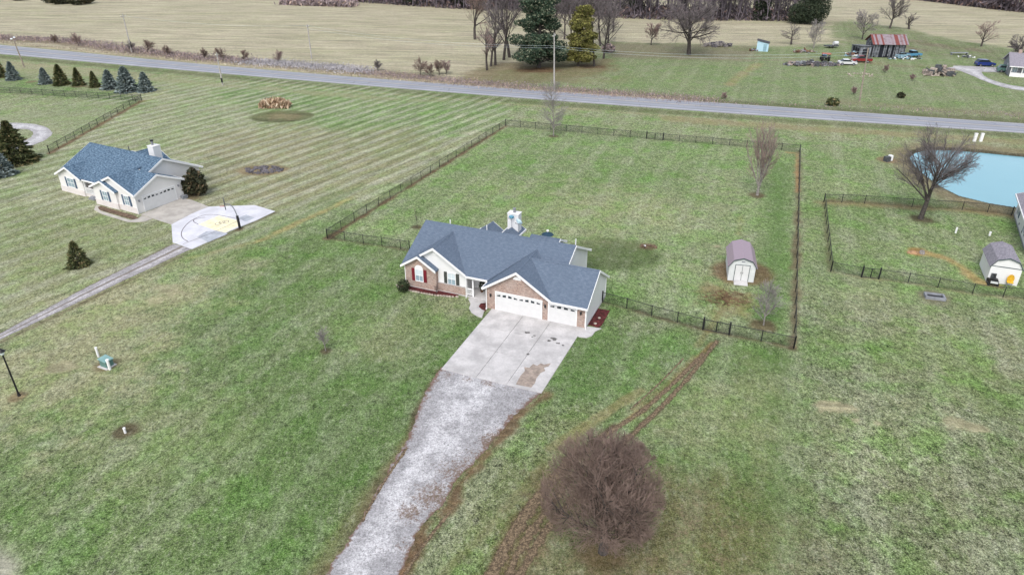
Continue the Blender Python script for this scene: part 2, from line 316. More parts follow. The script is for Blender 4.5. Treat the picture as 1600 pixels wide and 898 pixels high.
hv2 = n.noise(c, 0.085, 4, 0.65); lush = n.mix(n.math('MULTIPLY', n.ramp(hv2, 0.50, 0.62), n.math('MULTIPLY', GR, 0.7)), lush, n.mix(1.0, lush, (0.74, 0.94, 0.62), 'MULTIPLY'))
lush = n.mix(n.math('MULTIPLY', n.ramp(hv2, 0.48, 0.36), n.math('MULTIPLY', GR, 0.6)), lush, n.mix(1.0, lush, (1.18, 1.14, 1.12), 'MULTIPLY'))
lf = n.ramp(n.math('ADD', n.math('MULTIPLY', fine, 0.55), n.math('MULTIPLY', n.noise(c, 0.9, 6, 0.8), 0.45)), 0.49, 0.58)
lush = n.mix(n.math('MULTIPLY', lf, n.math('MULTIPLY', LF, 0.8)), lush, (0.20, 0.145, 0.095))
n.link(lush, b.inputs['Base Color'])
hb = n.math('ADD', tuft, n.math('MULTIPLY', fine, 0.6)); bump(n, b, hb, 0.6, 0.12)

# ------------------------------------------------------------------ mesh builder
col_ = S.collection
class MB:
    def __init__(s, M=None): s.v = []; s.f = []; s.m = []; s.M = M
    def pts(s, P):
        k = len(s.v)
        if s.M is not None: P = [s.M @ Vector(p) for p in P]
        s.v += [tuple(p) for p in P]; return k
    def poly(s, P, mi=0): k = s.pts(P); s.f.append(tuple(range(k, k+len(P)))); s.m.append(mi)
    def box(s, a, b, mi=0):
        x0, y0, z0 = a; x1, y1, z1 = b
        k = s.pts([(x0,y0,z0),(x1,y0,z0),(x1,y1,z0),(x0,y1,z0),(x0,y0,z1),(x1,y0,z1),(x1,y1,z1),(x0,y1,z1)])
        for q in ((3,2,1,0),(4,5,6,7),(0,1,5,4),(1,2,6,5),(2,3,7,6),(3,0,4,7)): s.f.append(tuple(k+i for i in q)); s.m.append(mi)
        return s
    def prism(s, prof, ax, c0, c1, mi=0, mi_end=None):
        """profile polygon extruded along axis ax; profile is (other horizontal, z) for ax x/y, (x, y) for z"""
        def P(c, q): return (c, q[0], q[1]) if ax == 'x' else (q[0], c, q[1]) if ax == 'y' else (q[0], q[1], c)
        nn = len(prof); k = s.pts([P(c0, q) for q in prof] + [P(c1, q) for q in prof])
        s.f.append(tuple(range(k, k+nn))[::-1]); s.f.append(tuple(range(k+nn, k+2*nn)))
        e = mi if mi_end is None else mi_end; s.m += [e, e]
        for i in range(nn): j = (i+1) % nn; s.f.append((k+i, k+j, k+nn+j, k+nn+i)); s.m.append(mi)
        return s
    def tube(s, a, b, r0, r1=None, n_=8, mi=0, cap=True):
        r1 = r0 if r1 is None else r1; a = Vector(a); b = Vector(b); d = (b-a).normalized()
        u = d.orthogonal().normalized(); w_ = d.cross(u)
        ring = lambda c, r: [c + (u*math.cos(t)+w_*math.sin(t))*r for t in [2*math.pi*i/n_ for i in range(n_)]]
        k = s.pts(ring(a, r0)+ring(b, r1))
        for i in range(n_): j = (i+1) % n_; s.f.append((k+i, k+j, k+n_+j, k+n_+i)); s.m.append(mi)
        if cap: s.f.append(tuple(range(k, k+n_))[::-1]); s.f.append(tuple(range(k+n_, k+2*n_))); s.m += [mi, mi]
        return s
    def path(s, P, r, n_=6, mi=0):
        for i in range(len(P)-1): s.tube(P[i], P[i+1], r, r, n_, mi)
        return s
    def ball(s, c, rx, ry, rz, seg=10, rings=6, mi=0, top=1.0, bot=-1.0, jit=0.0):
        c = Vector(c); rows = []
        for i in range(rings+1):
            t = bot + (top-bot)*i/rings; ph = math.asin(max(-1, min(1, t)))
            rows.append([c + Vector((rx*math.cos(ph)*math.cos(a), ry*math.cos(ph)*math.sin(a), rz*math.sin(ph)))*(1+random.uniform(-jit, jit)) for a in [2*math.pi*j/seg for j in range(seg)]])
        k = s.pts([p for r_ in rows for p in r_])
        for i in range(rings):
            for j in range(seg): q = (j+1) % seg; s.f.append((k+i*seg+j, k+i*seg+q, k+(i+1)*seg+q, k+(i+1)*seg+j)); s.m.append(mi)
        s.f.append(tuple(range(k, k+seg))[::-1]); s.f.append(tuple(range(k+rings*seg, k+rings*seg+seg))); s.m += [mi, mi]
        return s
    def build(s, name, mats, parent=None, smooth=False):
        me = bpy.data.meshes.new(name); me.from_pydata(s.v, [], s.f)
        for x in ([mats] if isinstance(mats, str) else mats): me.materials.append(MAT[x])
        if max(s.m, default=0) > 0: me.polygons.foreach_set('material_index', s.m)
        uvs = me.uv_layers.new(name='UVMap'); out = np.zeros(len(me.loops)*2); V = s.v; i = 0
        for p in me.polygons:
            nv = p.normal
            t = Vector((-nv.y, nv.x, 0)); t = t.normalized() if t.length > 0.05 else Vector((1, 0, 0))
            b_ = nv.cross(t)
            for vi in p.vertices:
                q = Vector(V[vi]); out[i] = q.dot(t); out[i+1] = q.dot(b_); i += 2
        uvs.data.foreach_set('uv', out)
        if smooth: me.polygons.foreach_set('use_smooth', [True]*len(me.polygons))
        o = bpy.data.objects.new(name, me); col_.objects.link(o)
        if parent: o.parent = parent
        return o
def tag(o, label=None, cat=None, group=None, kind=None):
    if label: o['label'] = label
    if cat: o['category'] = cat
    if group: o['group'] = group
    if kind: o['kind'] = kind
    return o
def empty(name, loc, rz=0, label=None, cat=None, group=None):
    o = bpy.data.objects.new(name, None); col_.objects.link(o); o.location = loc; o.rotation_euler = (0, 0, rz)
    return tag(o, label, cat, group)
def copy_tree(o, parent=None):
    c = o.copy(); col_.objects.link(c)
    if parent: c.parent = parent
    for ch in [k for k in bpy.data.objects if k.parent == o]: copy_tree(ch, c)
    return c
def raw_mesh(name, V, F, mat, parent=None, smooth=False, uv=None):
    """numpy verts (n,3) and faces (m,k)"""
    V = np.asarray(V, dtype=np.float32); F = np.asarray(F, dtype=np.int32); me = bpy.data.meshes.new(name)
    me.vertices.add(len(V)); me.vertices.foreach_set('co', V.ravel())
    k = F.shape[1]; me.loops.add(F.size); me.loops.foreach_set('vertex_index', F.ravel())
    me.polygons.add(len(F)); me.polygons.foreach_set('loop_start', np.arange(0, F.size, k, dtype=np.int32)); me.polygons.foreach_set('loop_total', np.full(len(F), k, dtype=np.int32))
    if smooth: me.polygons.foreach_set('use_smooth', np.ones(len(F), dtype=bool))
    if uv is not None:
        u_ = me.uv_layers.new(name='UVMap'); u_.data.foreach_set('uv', np.asarray(uv, dtype=np.float32)[F.ravel()].ravel())
    me.update(calc_edges=True); me.materials.append(MAT[mat])
    o = bpy.data.objects.new(name, me); col_.objects.link(o)
    if parent: o.parent = parent
    return o
def struct(o, kind='structure'): o['kind'] = kind; return o
def shift(px, z=0): return [G(u, v) + Vector((0, 0, z)) for u, v in px]

# ------------------------------------------------------------------ ground sheet with its cover painted from place to place
def lin(r, g, b_): return np.array([((x/255)/12.92 if x/255 < 0.04045 else ((x/255+0.055)/1.055)**2.4) for x in (r, g, b_)])
K = 0.60       # display to albedo at this exposure
def disp(r, g, b_): return lin(r, g, b_)*K*np.array([1.02, 1.0, 0.86])
rows = np.concatenate([[-900, -300, -100, -30, 0, 12, 20, 24], np.arange(26, 70, 0.24), np.arange(70, 130, 0.36), np.arange(130, 240, 0.62), np.arange(240, 430, 1.8), [460, 520, 640, 900, 1500, 3000, 6000]])
tt = np.concatenate([[-40, -12, -4, -2, -1.5, -1.2, -1.08], np.linspace(-1, 1, 460), [1.08, 1.2, 1.5, 2, 4, 12, 40]])
YY, TT = np.meshgrid(rows, tt, indexing='ij'); WW = 14 + 0.75*np.maximum(np.abs(YY), 30); XX = TT*WW
X = XX.ravel(); Y = YY.ravel(); NV = len(X)
cover = np.tile(disp(124, 140, 98), (NV, 1)); mask = np.zeros((NV, 3)); mask[:, 0] = 0.85
def smooth(a, b_, x): t = np.clip((x-a)/(b_-a), 0, 1); return t*t*(3-2*t)
# cheap value noise for ragged borders
_rn = np.random.RandomState(3).rand(256, 256)
def vn(x, y):
    xi = np.floor(x).astype(int); yi = np.floor(y).astype(int); fx = x-xi; fy = y-yi; fx = fx*fx*(3-2*fx); fy = fy*fy*(3-2*fy)
    a = _rn[xi % 256, yi % 256]; b_ = _rn[(xi+1) % 256, yi % 256]; c_ = _rn[xi % 256, (yi+1) % 256]; d = _rn[(xi+1) % 256, (yi+1) % 256]
    return (a*(1-fx)+b_*fx)*(1-fy)+(c_*(1-fx)+d*fx)*fy
def fbm(x, y): return (vn(x, y)+0.5*vn(x*2.1+9, y*2.1+4)+0.25*vn(x*4.3+1, y*4.3+7)+0.12*vn(x*9+1, y*9+7))/1.87-0.5
rag1 = fbm(X*0.6, Y*0.6); rag2 = fbm(X*0.12+50, Y*0.12); rag3 = fbm(X*2.2, Y*2.2+30)
def sd_poly(P):           # signed distance, negative inside
    P = np.array([(p[0], p[1]) for p in P]); d = np.full(NV, 1e9); ins = np.zeros(NV, bool)
    lo = P.min(0)-25; hi = P.max(0)+25; sel = (X > lo[0]) & (X < hi[0]) & (Y > lo[1]) & (Y < hi[1]); x = X[sel]; y = Y[sel]; dd = np.full(len(x), 1e9); ii = np.zeros(len(x), bool)
    for i in range(len(P)):
        a = P[i]; b_ = P[(i+1) % len(P)]; e = b_-a; t = np.clip(((x-a[0])*e[0]+(y-a[1])*e[1])/max(1e-9, e@e), 0, 1)
        dd = np.minimum(dd, np.hypot(x-a[0]-t*e[0], y-a[1]-t*e[1]))
        c1 = (a[1] > y) != (b_[1] > y); xx = (b_[0]-a[0])*(y-a[1])/((b_[1]-a[1]) if abs(b_[1]-a[1]) > 1e-9 else 1e-9)+a[0]; ii ^= c1 & (x < xx)
    d[sel] = np.where(ii, -dd, dd); return d
def d_line(P):
    P = np.array([(p[0], p[1]) for p in P]); d = np.full(NV, 1e9)
    for i in range(len(P)-1):
        a = P[i]; b_ = P[i+1]; e = b_-a; t = np.clip(((X-a[0])*e[0]+(Y-a[1])*e[1])/max(1e-9, e@e), 0, 1); d = np.minimum(d, np.hypot(X-a[0]-t*e[0], Y-a[1]-t*e[1]))
    return d
def put(w_, colr, gr=None, st=None, lf=None):
    global cover
    w_ = np.clip(w_, 0, 1); cover = cover*(1-w_[:, None])+np.asarray(colr)*w_[:, None]
    for i, q in enumerate((gr, st, lf)):
        if q is not None: mask[:, i] = mask[:, i]*(1-w_)+q*w_
def area(px, colr, soft=1.5, rag=0.0, a=1.0, **k): d = sd_poly([G(*p) for p in px]) + rag*rag1*2 + rag*rag2*2; put(a*smooth(soft, -soft, d), colr, **k)
def line(px, wd, colr, soft=0.3, rag=0.0, a=1.0, **k): d = d_line([G(*p) for p in px]) + rag*rag1*2 + rag*0.6*rag3; put(a*smooth(wd+soft, wd-soft, d), colr, **k)
def spot(u, v, r, colr, soft=None, rag=0.3, a=1.0, ex=1.0, **k):
    p = G(u, v); d = np.hypot(X-p.x, (Y-p.y)*ex)/r + rag*rag1*2 + rag*rag3; s_ = soft or 0.35; put(a*smooth(1+s_, 1-s_, d), colr, **k)
TAN = disp(206, 197, 182); PALE = disp(160, 168, 134); MIDG = disp(132, 148, 106); DKG = disp(92, 116, 68); BRN = disp(128, 108, 88); SOIL = disp(100, 82, 66)
# lawns by lot
area([(-300, 60), (0, 88), (400, 123), (800, 158), (1600, 213), (2200, 250), (2000, 500), (1250, 470), (800, 330), (500, 420), (-200, 560)], disp(158, 168, 132), 4, 3)
area([(-300, 250), (290, 120), (800, 165), (790, 196), (515, 370), (300, 385), (0, 520), (-300, 700)], disp(164, 170, 138), 2, 1, gr=0.55, st=0.85)
area([(400, 120), (800, 157), (770, 200), (600, 245), (520, 215), (420, 178), (330, 150)], disp(128, 156, 98), 3, 3, st=0.9, gr=0.6)
area([(290, 215), (470, 195), (640, 205), (700, 228), (560, 300), (420, 330), (310, 300)], disp(158, 150, 122), 5, 4, a=0.7, st=0.9, gr=0.3)
area([(0, 160), (215, 160), (75, 238), (0, 262)], disp(160, 170, 136), 2, 2, st=0.2)
area([(0, 118), (215, 150), (230, 168), (0, 142)], disp(128, 152, 102), 1.5, 1)
area([(0, 92), (340, 130), (700, 158), (640, 160), (250, 128), (0, 112)], disp(178, 174, 148), 2, 2, a=0.8, gr=0.3, st=0)
area([(0, 300), (100, 330), (240, 350), (265, 380), (0, 500)], disp(140, 152, 108), 3, 3, st=0.35)
area([(0, 540), (300, 400), (430, 335), (520, 290), (560, 320), (430, 400), (200, 540), (60, 640)], disp(134, 152, 102), 2, 1.5, a=.7, st=0.5)
area([(0, 570), (270, 420), (430, 375), (540, 330), (640, 395), (650, 470), (760, 490), (690, 576), (510, 898), (-100, 950)], disp(108, 138, 76), 3, 3, gr=0.7, st=0.05)
area([(511, 374), (790, 198), (1248, 236), (1242, 545), (945, 470), (900, 390), (640, 385)], disp(144, 168, 116), 1.5, 0.6, st=0.0, gr=0.8)
area([(560, 345), (790, 215), (1100, 250), (1080, 300), (760, 330)], disp(128, 152, 98), 5, 5, a=0.6)
area([(1060, 300), (1150, 260), (1190, 330), (1180, 480), (1060, 420)], disp(158, 168, 132), 5, 5, a=0.6)
area([(1205, 255), (1240, 255), (1232, 530), (1188, 510)], disp(106, 142, 76), 1.5, 1, gr=0.4)
area([(1255, 240), (1400, 215), (1600, 235), (1600, 470), (1250, 470)], disp(144, 166, 114), 4, 2, gr=0.8)
area([(1255, 470), (1600, 470), (1700, 898), (1250, 898)], disp(128, 142, 104), 3, 2, gr=1.0)
area([(880, 500), (1240, 548), (1244, 898), (960, 898), (1000, 700), (870, 650), (840, 640)], disp(104, 140, 74), 2, 1, gr=0.65)
area([(1160, 545), (1242, 550), (1236, 898), (1150, 898)], disp(102, 134, 70), 1.2, 0.6, gr=0.35)
area([(1250, 550), (1300, 550), (1330, 898), (1246, 898)], disp(140, 152, 120), 2, 1, a=0.6, gr=0.9)
area([(850, 640), (940, 650), (820, 898), (640, 898), (720, 780)], disp(122, 138, 88), 2, 2, gr=0.9)
area([(905, 378), (935, 372), (975, 371), (1010, 380), (1040, 398), (1032, 416), (980, 424), (930, 424), (905, 400)], disp(84, 106, 56), 1.0, .8, a=.9, gr=0.25)
area([(1300, 420), (1270, 300), (1500, 340), (1580, 350), (1560, 400)], disp(126, 148, 98), 4, 2, a=0.5)
for u, v, r_, a_ in ((600, 600, 7, .6), (560, 700, 6, .5), (640, 560, 4, .5), (1190, 640, 4, .5), (1120, 700, 5, .4), (930, 560, 5, .5), (880, 590, 3, .5), (400, 620, 7, .4), (470, 820, 5, .45), (350, 480, 8, .35), (1170, 780, 3, .5), (740, 520, 3, .6)):
    spot(u, v, r_, disp(88, 124, 56), 0.8, 0.7, a_, 1, gr=0.5)
# dead thatch left of the gravel track and pale bare patches
for u, v, r_, a_, e_ in ((160, 520, 8, .55, .7), (60, 590, 7, .55, .8), (250, 455, 6, .5, 1), (200, 480, 7, .5, 1), (100, 545, 6, .5, 1), (330, 420, 5, .4, 1), (240, 680, 6, .3, 1), (1310, 635, 3, .0, 1), (150, 400, 12, .35, 1), (700, 480, 2, .4, 1), (600, 520, 4, .35, 1), (1130, 640, 6, .5, 1), (1480, 540, 9, .4, 1), (880, 330, 9, .45, 1), (1010, 330, 8, .3, 1)):
    spot(u, v, r_, disp(182, 180, 148), 0.8, 0.8, a_, e_, gr=0.6)
for u, v, r_, e_ in ((1310, 636, 1.5, 2.6), (1290, 634, .9, 1.5), (1335, 638, 1.0, 2.), (1503, 665, 1.1, 1.3), (1528, 670, .7, 2), (1484, 658, .5, 1.5), (1338, 656, .35, 1), (1368, 660, .35, 1), (263, 455, 1.6, 1), (245, 468, 1.1, 1), (105, 572, 1.5, 2), (90, 575, 1.2, 2)):
    spot(u, v, r_, disp(190, 184, 158), 0.4, 0.9, .95, e_, gr=0.1)
area([(-60, 820), (0, 845), (30, 870), (35, 898), (20, 930), (-60, 930)], disp(205, 205, 195), 0.8, 0.6, gr=0, st=0)
# farm beyond the road
road_top = [(-700, 5), (-300, 42), (0, 70), (400, 108), (800, 140), (1200, 167), (1600, 194), (2200, 236)]
area([(-900, -70)] + road_top + [(2400, 100), (2200, -60)], TAN, 1.5, 0.5, gr=0.12, st=0.0)
dn = sd_poly([G(*p) for p in [(-900, -70)] + road_top + [(2400, 100), (2200, -60)]])
put(0.45*smooth(0, -5, dn)*smooth(0.02, 0.12, fbm(X*0.02+7, Y*0.16)), disp(184, 182, 156)); put(0.55*smooth(0, -5, dn)*smooth(0.02, 0.15, fbm(X*0.012+3, Y*0.3+5)), disp(206, 198, 184))
area([(700, 140), (790, 112), (900, 92), (945, 66), (1060, 69), (1200, 73), (1320, 70), (1290, 42), (1330, 32), (1420, 48), (1510, 66), (1620, 82), (1900, 110), (2000, 220), (1600, 194), (1200, 167), (900, 148)], disp(142, 156, 118), 3, 3, gr=0.6)
area([(940, 66), (1180, 72), (1170, 96), (950, 92)], disp(144, 136, 120), 3, 2, a=0.95, gr=.3)
line([(940, 78), (1080, 84), (1200, 90), (1330, 95)], 2.2, disp(150, 142, 124), 2, 1.5, .6)
line([(1440, 140), (1520, 160), (1620, 172)], 4, disp(160, 158, 134), 3, 2, .6)
line([(1000, 118), (960, 126), (900, 128)], 3, disp(156, 148, 122), 2, 2, .6)
area([(960, 108), (1100, 98), (1280, 98), (1600, 130), (1600, 172), (1250, 158), (1000, 138)], disp(142, 156, 118), 5, 4, a=0.8, gr=0.6)
area([(1000, 118), (1120, 100), (1160, 116), (1100, 140), (1010, 138)], disp(134, 158, 106), 4, 4, a=0.5)
area([(1320, 72), (1300, 33), (1400, 44), (1500, 66), (1600, 84), (1600, 100), (1450, 88)], disp(132, 134, 106), 4, 3, a=0.7)
line([(1425, 64), (1480, 74), (1540, 80)], 3.2, disp(126, 108, 96), 2, 1.5, .8); line([(1405, 72), (1440, 78)], 2, disp(120, 100, 90), 1, 1, .8)
line([(1140, 133), (1160, 116), (1185, 100)], 1.2, disp(176, 160, 122), 1, 0.6, .8)
line([(1000, 86), (1150, 94), (1330, 96), (1430, 101), (1490, 106)], 0.8, disp(160, 150, 136), 0.8, 0.5, .6)
line([(1340, 97), (1400, 103), (1490, 107)], 1.6, disp(140, 122, 106), 1.0, 0.8, .6)
area([(690, 135), (760, 100), (960, 92), (960, 110), (900, 128), (800, 133)], disp(140, 122, 98), 3, 3, a=0.8, gr=0.2)
spot(842, 110, 5.5, disp(112, 72, 52), 0.5, 0.4, .9, 1.6, gr=0.1); spot(925, 104, 5, disp(112, 76, 56), 0.5, 0.4, .8, 1.6, gr=0.1)
line([(-400, 20), (0, 62), (100, 67), (200, 80), (300, 92), (400, 98), (500, 108), (640, 120), (760, 134), (850, 140), (1000, 150), (1110, 158)], 3.4, disp(148, 130, 118), 2, 2, .8, gr=0.1)
line([(-400, 28), (0, 68), (400, 106), (800, 138), (1000, 153), (1110, 160)], 1.2, disp(196, 186, 162), 1.2, 1.2, .8, gr=0.1)
line([(1100, 160), (1200, 164), (1600, 191), (1900, 212)], 2.4, disp(104, 108, 78), 1, 1, .8, gr=0.2)
line([(1300, 158), (1420, 168), (1600, 180)], 2.4, disp(150, 142, 122), 2, 1.5, .7, gr=0.2)
# near verge of the road: worn strip, ditch
line([(-300, 60), (0, 89), (400, 124.5), (800, 158), (1200, 187), (1600, 213), (1900, 234)], 1.5, disp(108, 112, 78), 0.6, 0.5, .8, gr=0.3)
line([(-300, 70), (0, 97), (400, 130), (800, 163), (1200, 193)], 0.45, disp(182, 172, 142), 0.4, 0.4, .7, gr=0.1)
line([(1050, 186), (1250, 200), (1600, 222)], 2.2, disp(170, 154, 124), 1.2, 1.5, .75, gr=0.2, st=0)
area([(1250, 205), (1600, 226), (1600, 236), (1450, 226), (1250, 215)], disp(172, 172, 140), 2, 1, a=0.6)
# pond shore
pond_px = [(1424, 252), (1420, 243), (1428, 236), (1450, 231), (1490, 232), (1540, 236), (1600, 242), (1800, 256), (2100, 290), (2000, 370), (1800, 352), (1620, 330), (1588, 323), (1545, 316), (1500, 305), (1470, 290), (1440, 268)]
pond = [G(*p) for p in pond_px]; dp = sd_poly(pond)
put(0.9*smooth(6.0, 2.0, dp + 3*rag2 + rag1), disp(150, 134, 114), gr=0.2, st=0, lf=0.2); put(smooth(1.0, 0.2, dp), disp(70, 66, 56), gr=0)
# strips of dead grass and soil beneath the fences
F_left = [(511.6, 372.4), (790, 197)]; F_back = [(790, 197), (865, 205.5), (1010, 217), (1062, 222), (1140, 227), (1249, 237.5)]; F_right = [(1249, 237.5), (1240, 544)]
F_front = [(941, 472), (979, 482), (1017.6, 493.5), (1058, 504), (1098, 515), (1139, 523), (1189, 533), (1240, 544)]; F_small = [(511.6, 372.4), (539, 376), (568, 381), (597, 384.5), (626, 389), (640, 391)]
NF_back = [(1287, 316), (1315, 316.5), (1350.7, 318), (1424.5, 323.7), (1503, 328), (1542.6, 331.6), (1580, 337)]; NF_left = [(1287, 316), (1298, 424)]
NF_front = [(1298, 424), (1345.7, 433), (1372.7, 436), (1418.4, 442), (1465, 449.5), (1519, 459), (1567, 464), (1600, 467), (1660, 474)]
LF_a = [(-60, 141), (0, 145), (208, 157.4), (221.8, 157.4)]; LF_b = [(221.8, 157.4), (77.7, 240)]
line(F_left, 0.42, disp(120, 88, 72), 0.25, 0.4, .9, gr=0, st=0); line(F_right, 0.40, disp(124, 104, 88), 0.3, 0.5, .85, gr=0, lf=.5)
line([(1228, 238), (1244, 240), (1246, 300)], 0.25, disp(196, 150, 108), 0.2, 0.3, .7, gr=0)
for l_, a_ in ((F_front, .8), (F_small, .7), (F_back, .25), (NF_left, .6)): line(l_, 0.30, disp(108, 90, 74), 0.25, 0.35, a_, gr=0)
line(NF_back, 1.0, disp(160, 134, 104), 0.9, 0.8, .75, gr=.1, lf=.3); line(NF_front, 0.3, disp(160, 148, 120), 0.3, 0.4, .6, gr=.1)
line(LF_b, 0.5, disp(140, 104, 82), 0.3, 0.4, .85, gr=0, st=0); line(LF_a, 0.2, disp(120, 130, 96), 0.3, 0.2, .5)
# lot line and tyre marks
line([(300, 402), (420, 372), (548, 308)], 0.35, disp(178, 168, 118), 0.4, 0.5, .6, gr=.1); line([(395, 380), (545, 312)], 0.35, disp(196, 178, 130), 0.35, 0.8, .65, gr=.1)
line([(300, 398), (420, 362), (560, 295)], 0.4, disp(100, 140, 70), 0.5, 0.4, .6, gr=.1, st=0)
line([(225, 160), (262, 140)], 0.5, disp(176, 178, 120), 0.5, 0.4, .5)
for P, wd, cc, a_ in (([(1121, 533), (1080, 585), (1035, 635), (985, 680)], .22, SOIL*.7, 1.0), ([(1113, 535), (1060, 590), (1005, 640), (960, 668)], .22, disp(150, 112, 80), .8), ([(1085, 555), (1040, 600), (990, 640)], .13, disp(140, 120, 80), .6),
        ([(985, 680), (900, 775), (850, 830), (810, 898), (790, 930)], .26, disp(78, 54, 38), 1.0), ([(960, 665), (862, 750), (812, 810), (765, 898), (750, 930)], .35, disp(86, 60, 42), 1.0), ([(880, 750), (838, 812), (800, 880), (785, 930)], .25, disp(92, 68, 48), .9),
        ([(960, 640), (850, 725), (760, 830), (690, 898)], .35, disp(150, 148, 110), .5), ([(1000, 610), (930, 655), (860, 700)], .5, disp(160, 146, 104), .6), ([(700, 815), (660, 850), (628, 898)], .14, SOIL, .8), ([(1090, 540), (1118, 500), (1140, 470)], .35, disp(160, 138, 92), .4)):
    line(P, wd, cc, 0.18, 0.10, a_, gr=0.1, lf=.3)
area([(880, 745), (850, 740), (800, 800), (740, 920), (840, 920), (880, 820)], disp(116, 96, 66), 1.0, 1.0, a=.8, gr=.2, lf=.8)
p_ = G(1020, 835); dd_ = np.hypot((X-p_.x)*.8, Y-p_.y); put(0.8*smooth(11, 2, dd_+4*rag1+3*rag2), disp(122, 112, 76), lf=.85, gr=.4)
p_ = G(940, 850); dd_ = np.hypot(X-p_.x, Y-p_.y); put(0.6*smooth(5, 1, dd_+2*rag1), disp(112, 98, 66), lf=.8, gr=.2)
area([(1250, 780), (1500, 720), (1600, 560), (1700, 700), (1700, 898), (1250, 898)], disp(118, 120, 92), 4, 4, a=.35, lf=.35)
# soil along the gravel drive
line([(689, 580), (655, 632), (640, 682), (596, 748), (556, 822), (505, 898), (480, 940)], .32, SOIL, 0.35, 0.4, .85, gr=0); line([(640, 690), (590, 760), (520, 850), (470, 940)], .7, disp(124, 114, 78), 0.6, 0.5, .6, gr=.2)
line([(850, 618), (802, 655), (778, 690), (750, 725), (716, 758), (702, 795), (668, 820), (625, 898)], .55, disp(128, 92, 76), 0.5, 0.9, .85, gr=0, lf=.4)
line([(0, 522), (262, 385), (292, 378)], .3, SOIL*.8, .25, .15, .8, gr=0, st=0); line([(0, 535), (300, 392), (430, 332)], .3, SOIL, .3, .2, .7, gr=0, st=0)
# rings and spots of bare soil
for u, v, r_, c_ in ((865, 213, .9, SOIL), (1183, 305, 1.1, SOIL*1.2), (1438, 342, 1.4, SOIL*.7), (1193, 508, 1.3, SOIL), (509, 548, .55, SOIL*.8), (652, 355, .7, SOIL*.9), (30, 619, .7, disp(140, 122, 98)), (195, 673, .9, SOIL*.8), (167, 570, 1.0, disp(138, 122, 98)), (1460, 463, 1.6, disp(140, 136, 120)), (1385, 250, 1.7, disp(150, 124, 104)), (1436, 393, 1.3, disp(196, 150, 96)), (124, 413, 1.0, SOIL), (375, 358, .7, SOIL), (1468, 116, 3, disp(150, 130, 104)), (290, 305, 2.6, BRN), (50, 128, 1.3, BRN), (1120, 385, .5, disp(180, 172, 150)), (942, 862, 1.6, disp(104, 88, 60)), (1013, 385, 1.0, disp(116, 94, 76))):
    spot(u, v, r_, c_, 0.35, .35, .9, gr=0, st=0)
for (u, v) in ((22, 123), (70, 131), (97, 132), (124, 135), (149, 136), (173, 139), (200, 142), (230, 143), (4, 121)): spot(u, v, 1.9, disp(104, 84, 62), .4, .2, .9, 1.3, gr=0, st=0)
spot(411, 266, 4.1, disp(148, 130, 106), .15, .12, .95, 1.5, gr=0, st=0)
p_ = G(441, 182); dd_ = np.hypot((X-p_.x)/6.2, (Y-p_.y)/4.6); put(smooth(1.06, 0.96, dd_), disp(112, 118, 84), gr=.1, st=0); put(.8*smooth(.8, .3, dd_+rag1), disp(138, 126, 100), gr=.1, st=0)
spot(1130, 465, 2.3, disp(160, 138, 96), .9, 1.3, .75, .8, gr=.3, lf=.6); spot(1160, 425, 3.3, disp(128, 92, 74), .2, .15, .85, gr=.1, lf=.4)
line([(1440, 393), (1480, 404), (1505, 418), (1525, 440), (1560, 447)], .6, disp(194, 168, 118), .4, .5, .95, gr=.1); line([(1158, 335), (1155, 365)], .3, disp(176, 160, 110), .4, .3, .5)
spot(330, 243, 1.6, disp(104, 104, 76), .8, .5, .6, 1.4)
ZZ = np.where(dp < 0.4, -0.9*smooth(0.4, -1.2, dp), 0.0)
nr, nc = YY.shape; idx = np.arange(NV).reshape(nr, nc); F = np.stack([idx[:-1, :-1], idx[:-1, 1:], idx[1:, 1:], idx[1:, :-1]], -1).reshape(-1, 4)
gr_o = raw_mesh('ground', np.stack([X, Y, ZZ], 1), F, 'grass_ground', smooth=True)
for nm, arr in (('cover', cover), ('mask', mask)):
    a = gr_o.data.color_attributes.new(nm, 'FLOAT_COLOR', 'POINT'); a.data.foreach_set('color', np.concatenate([arr, np.ones((NV, 1))], 1).astype(np.float32).ravel())
struct(gr_o)

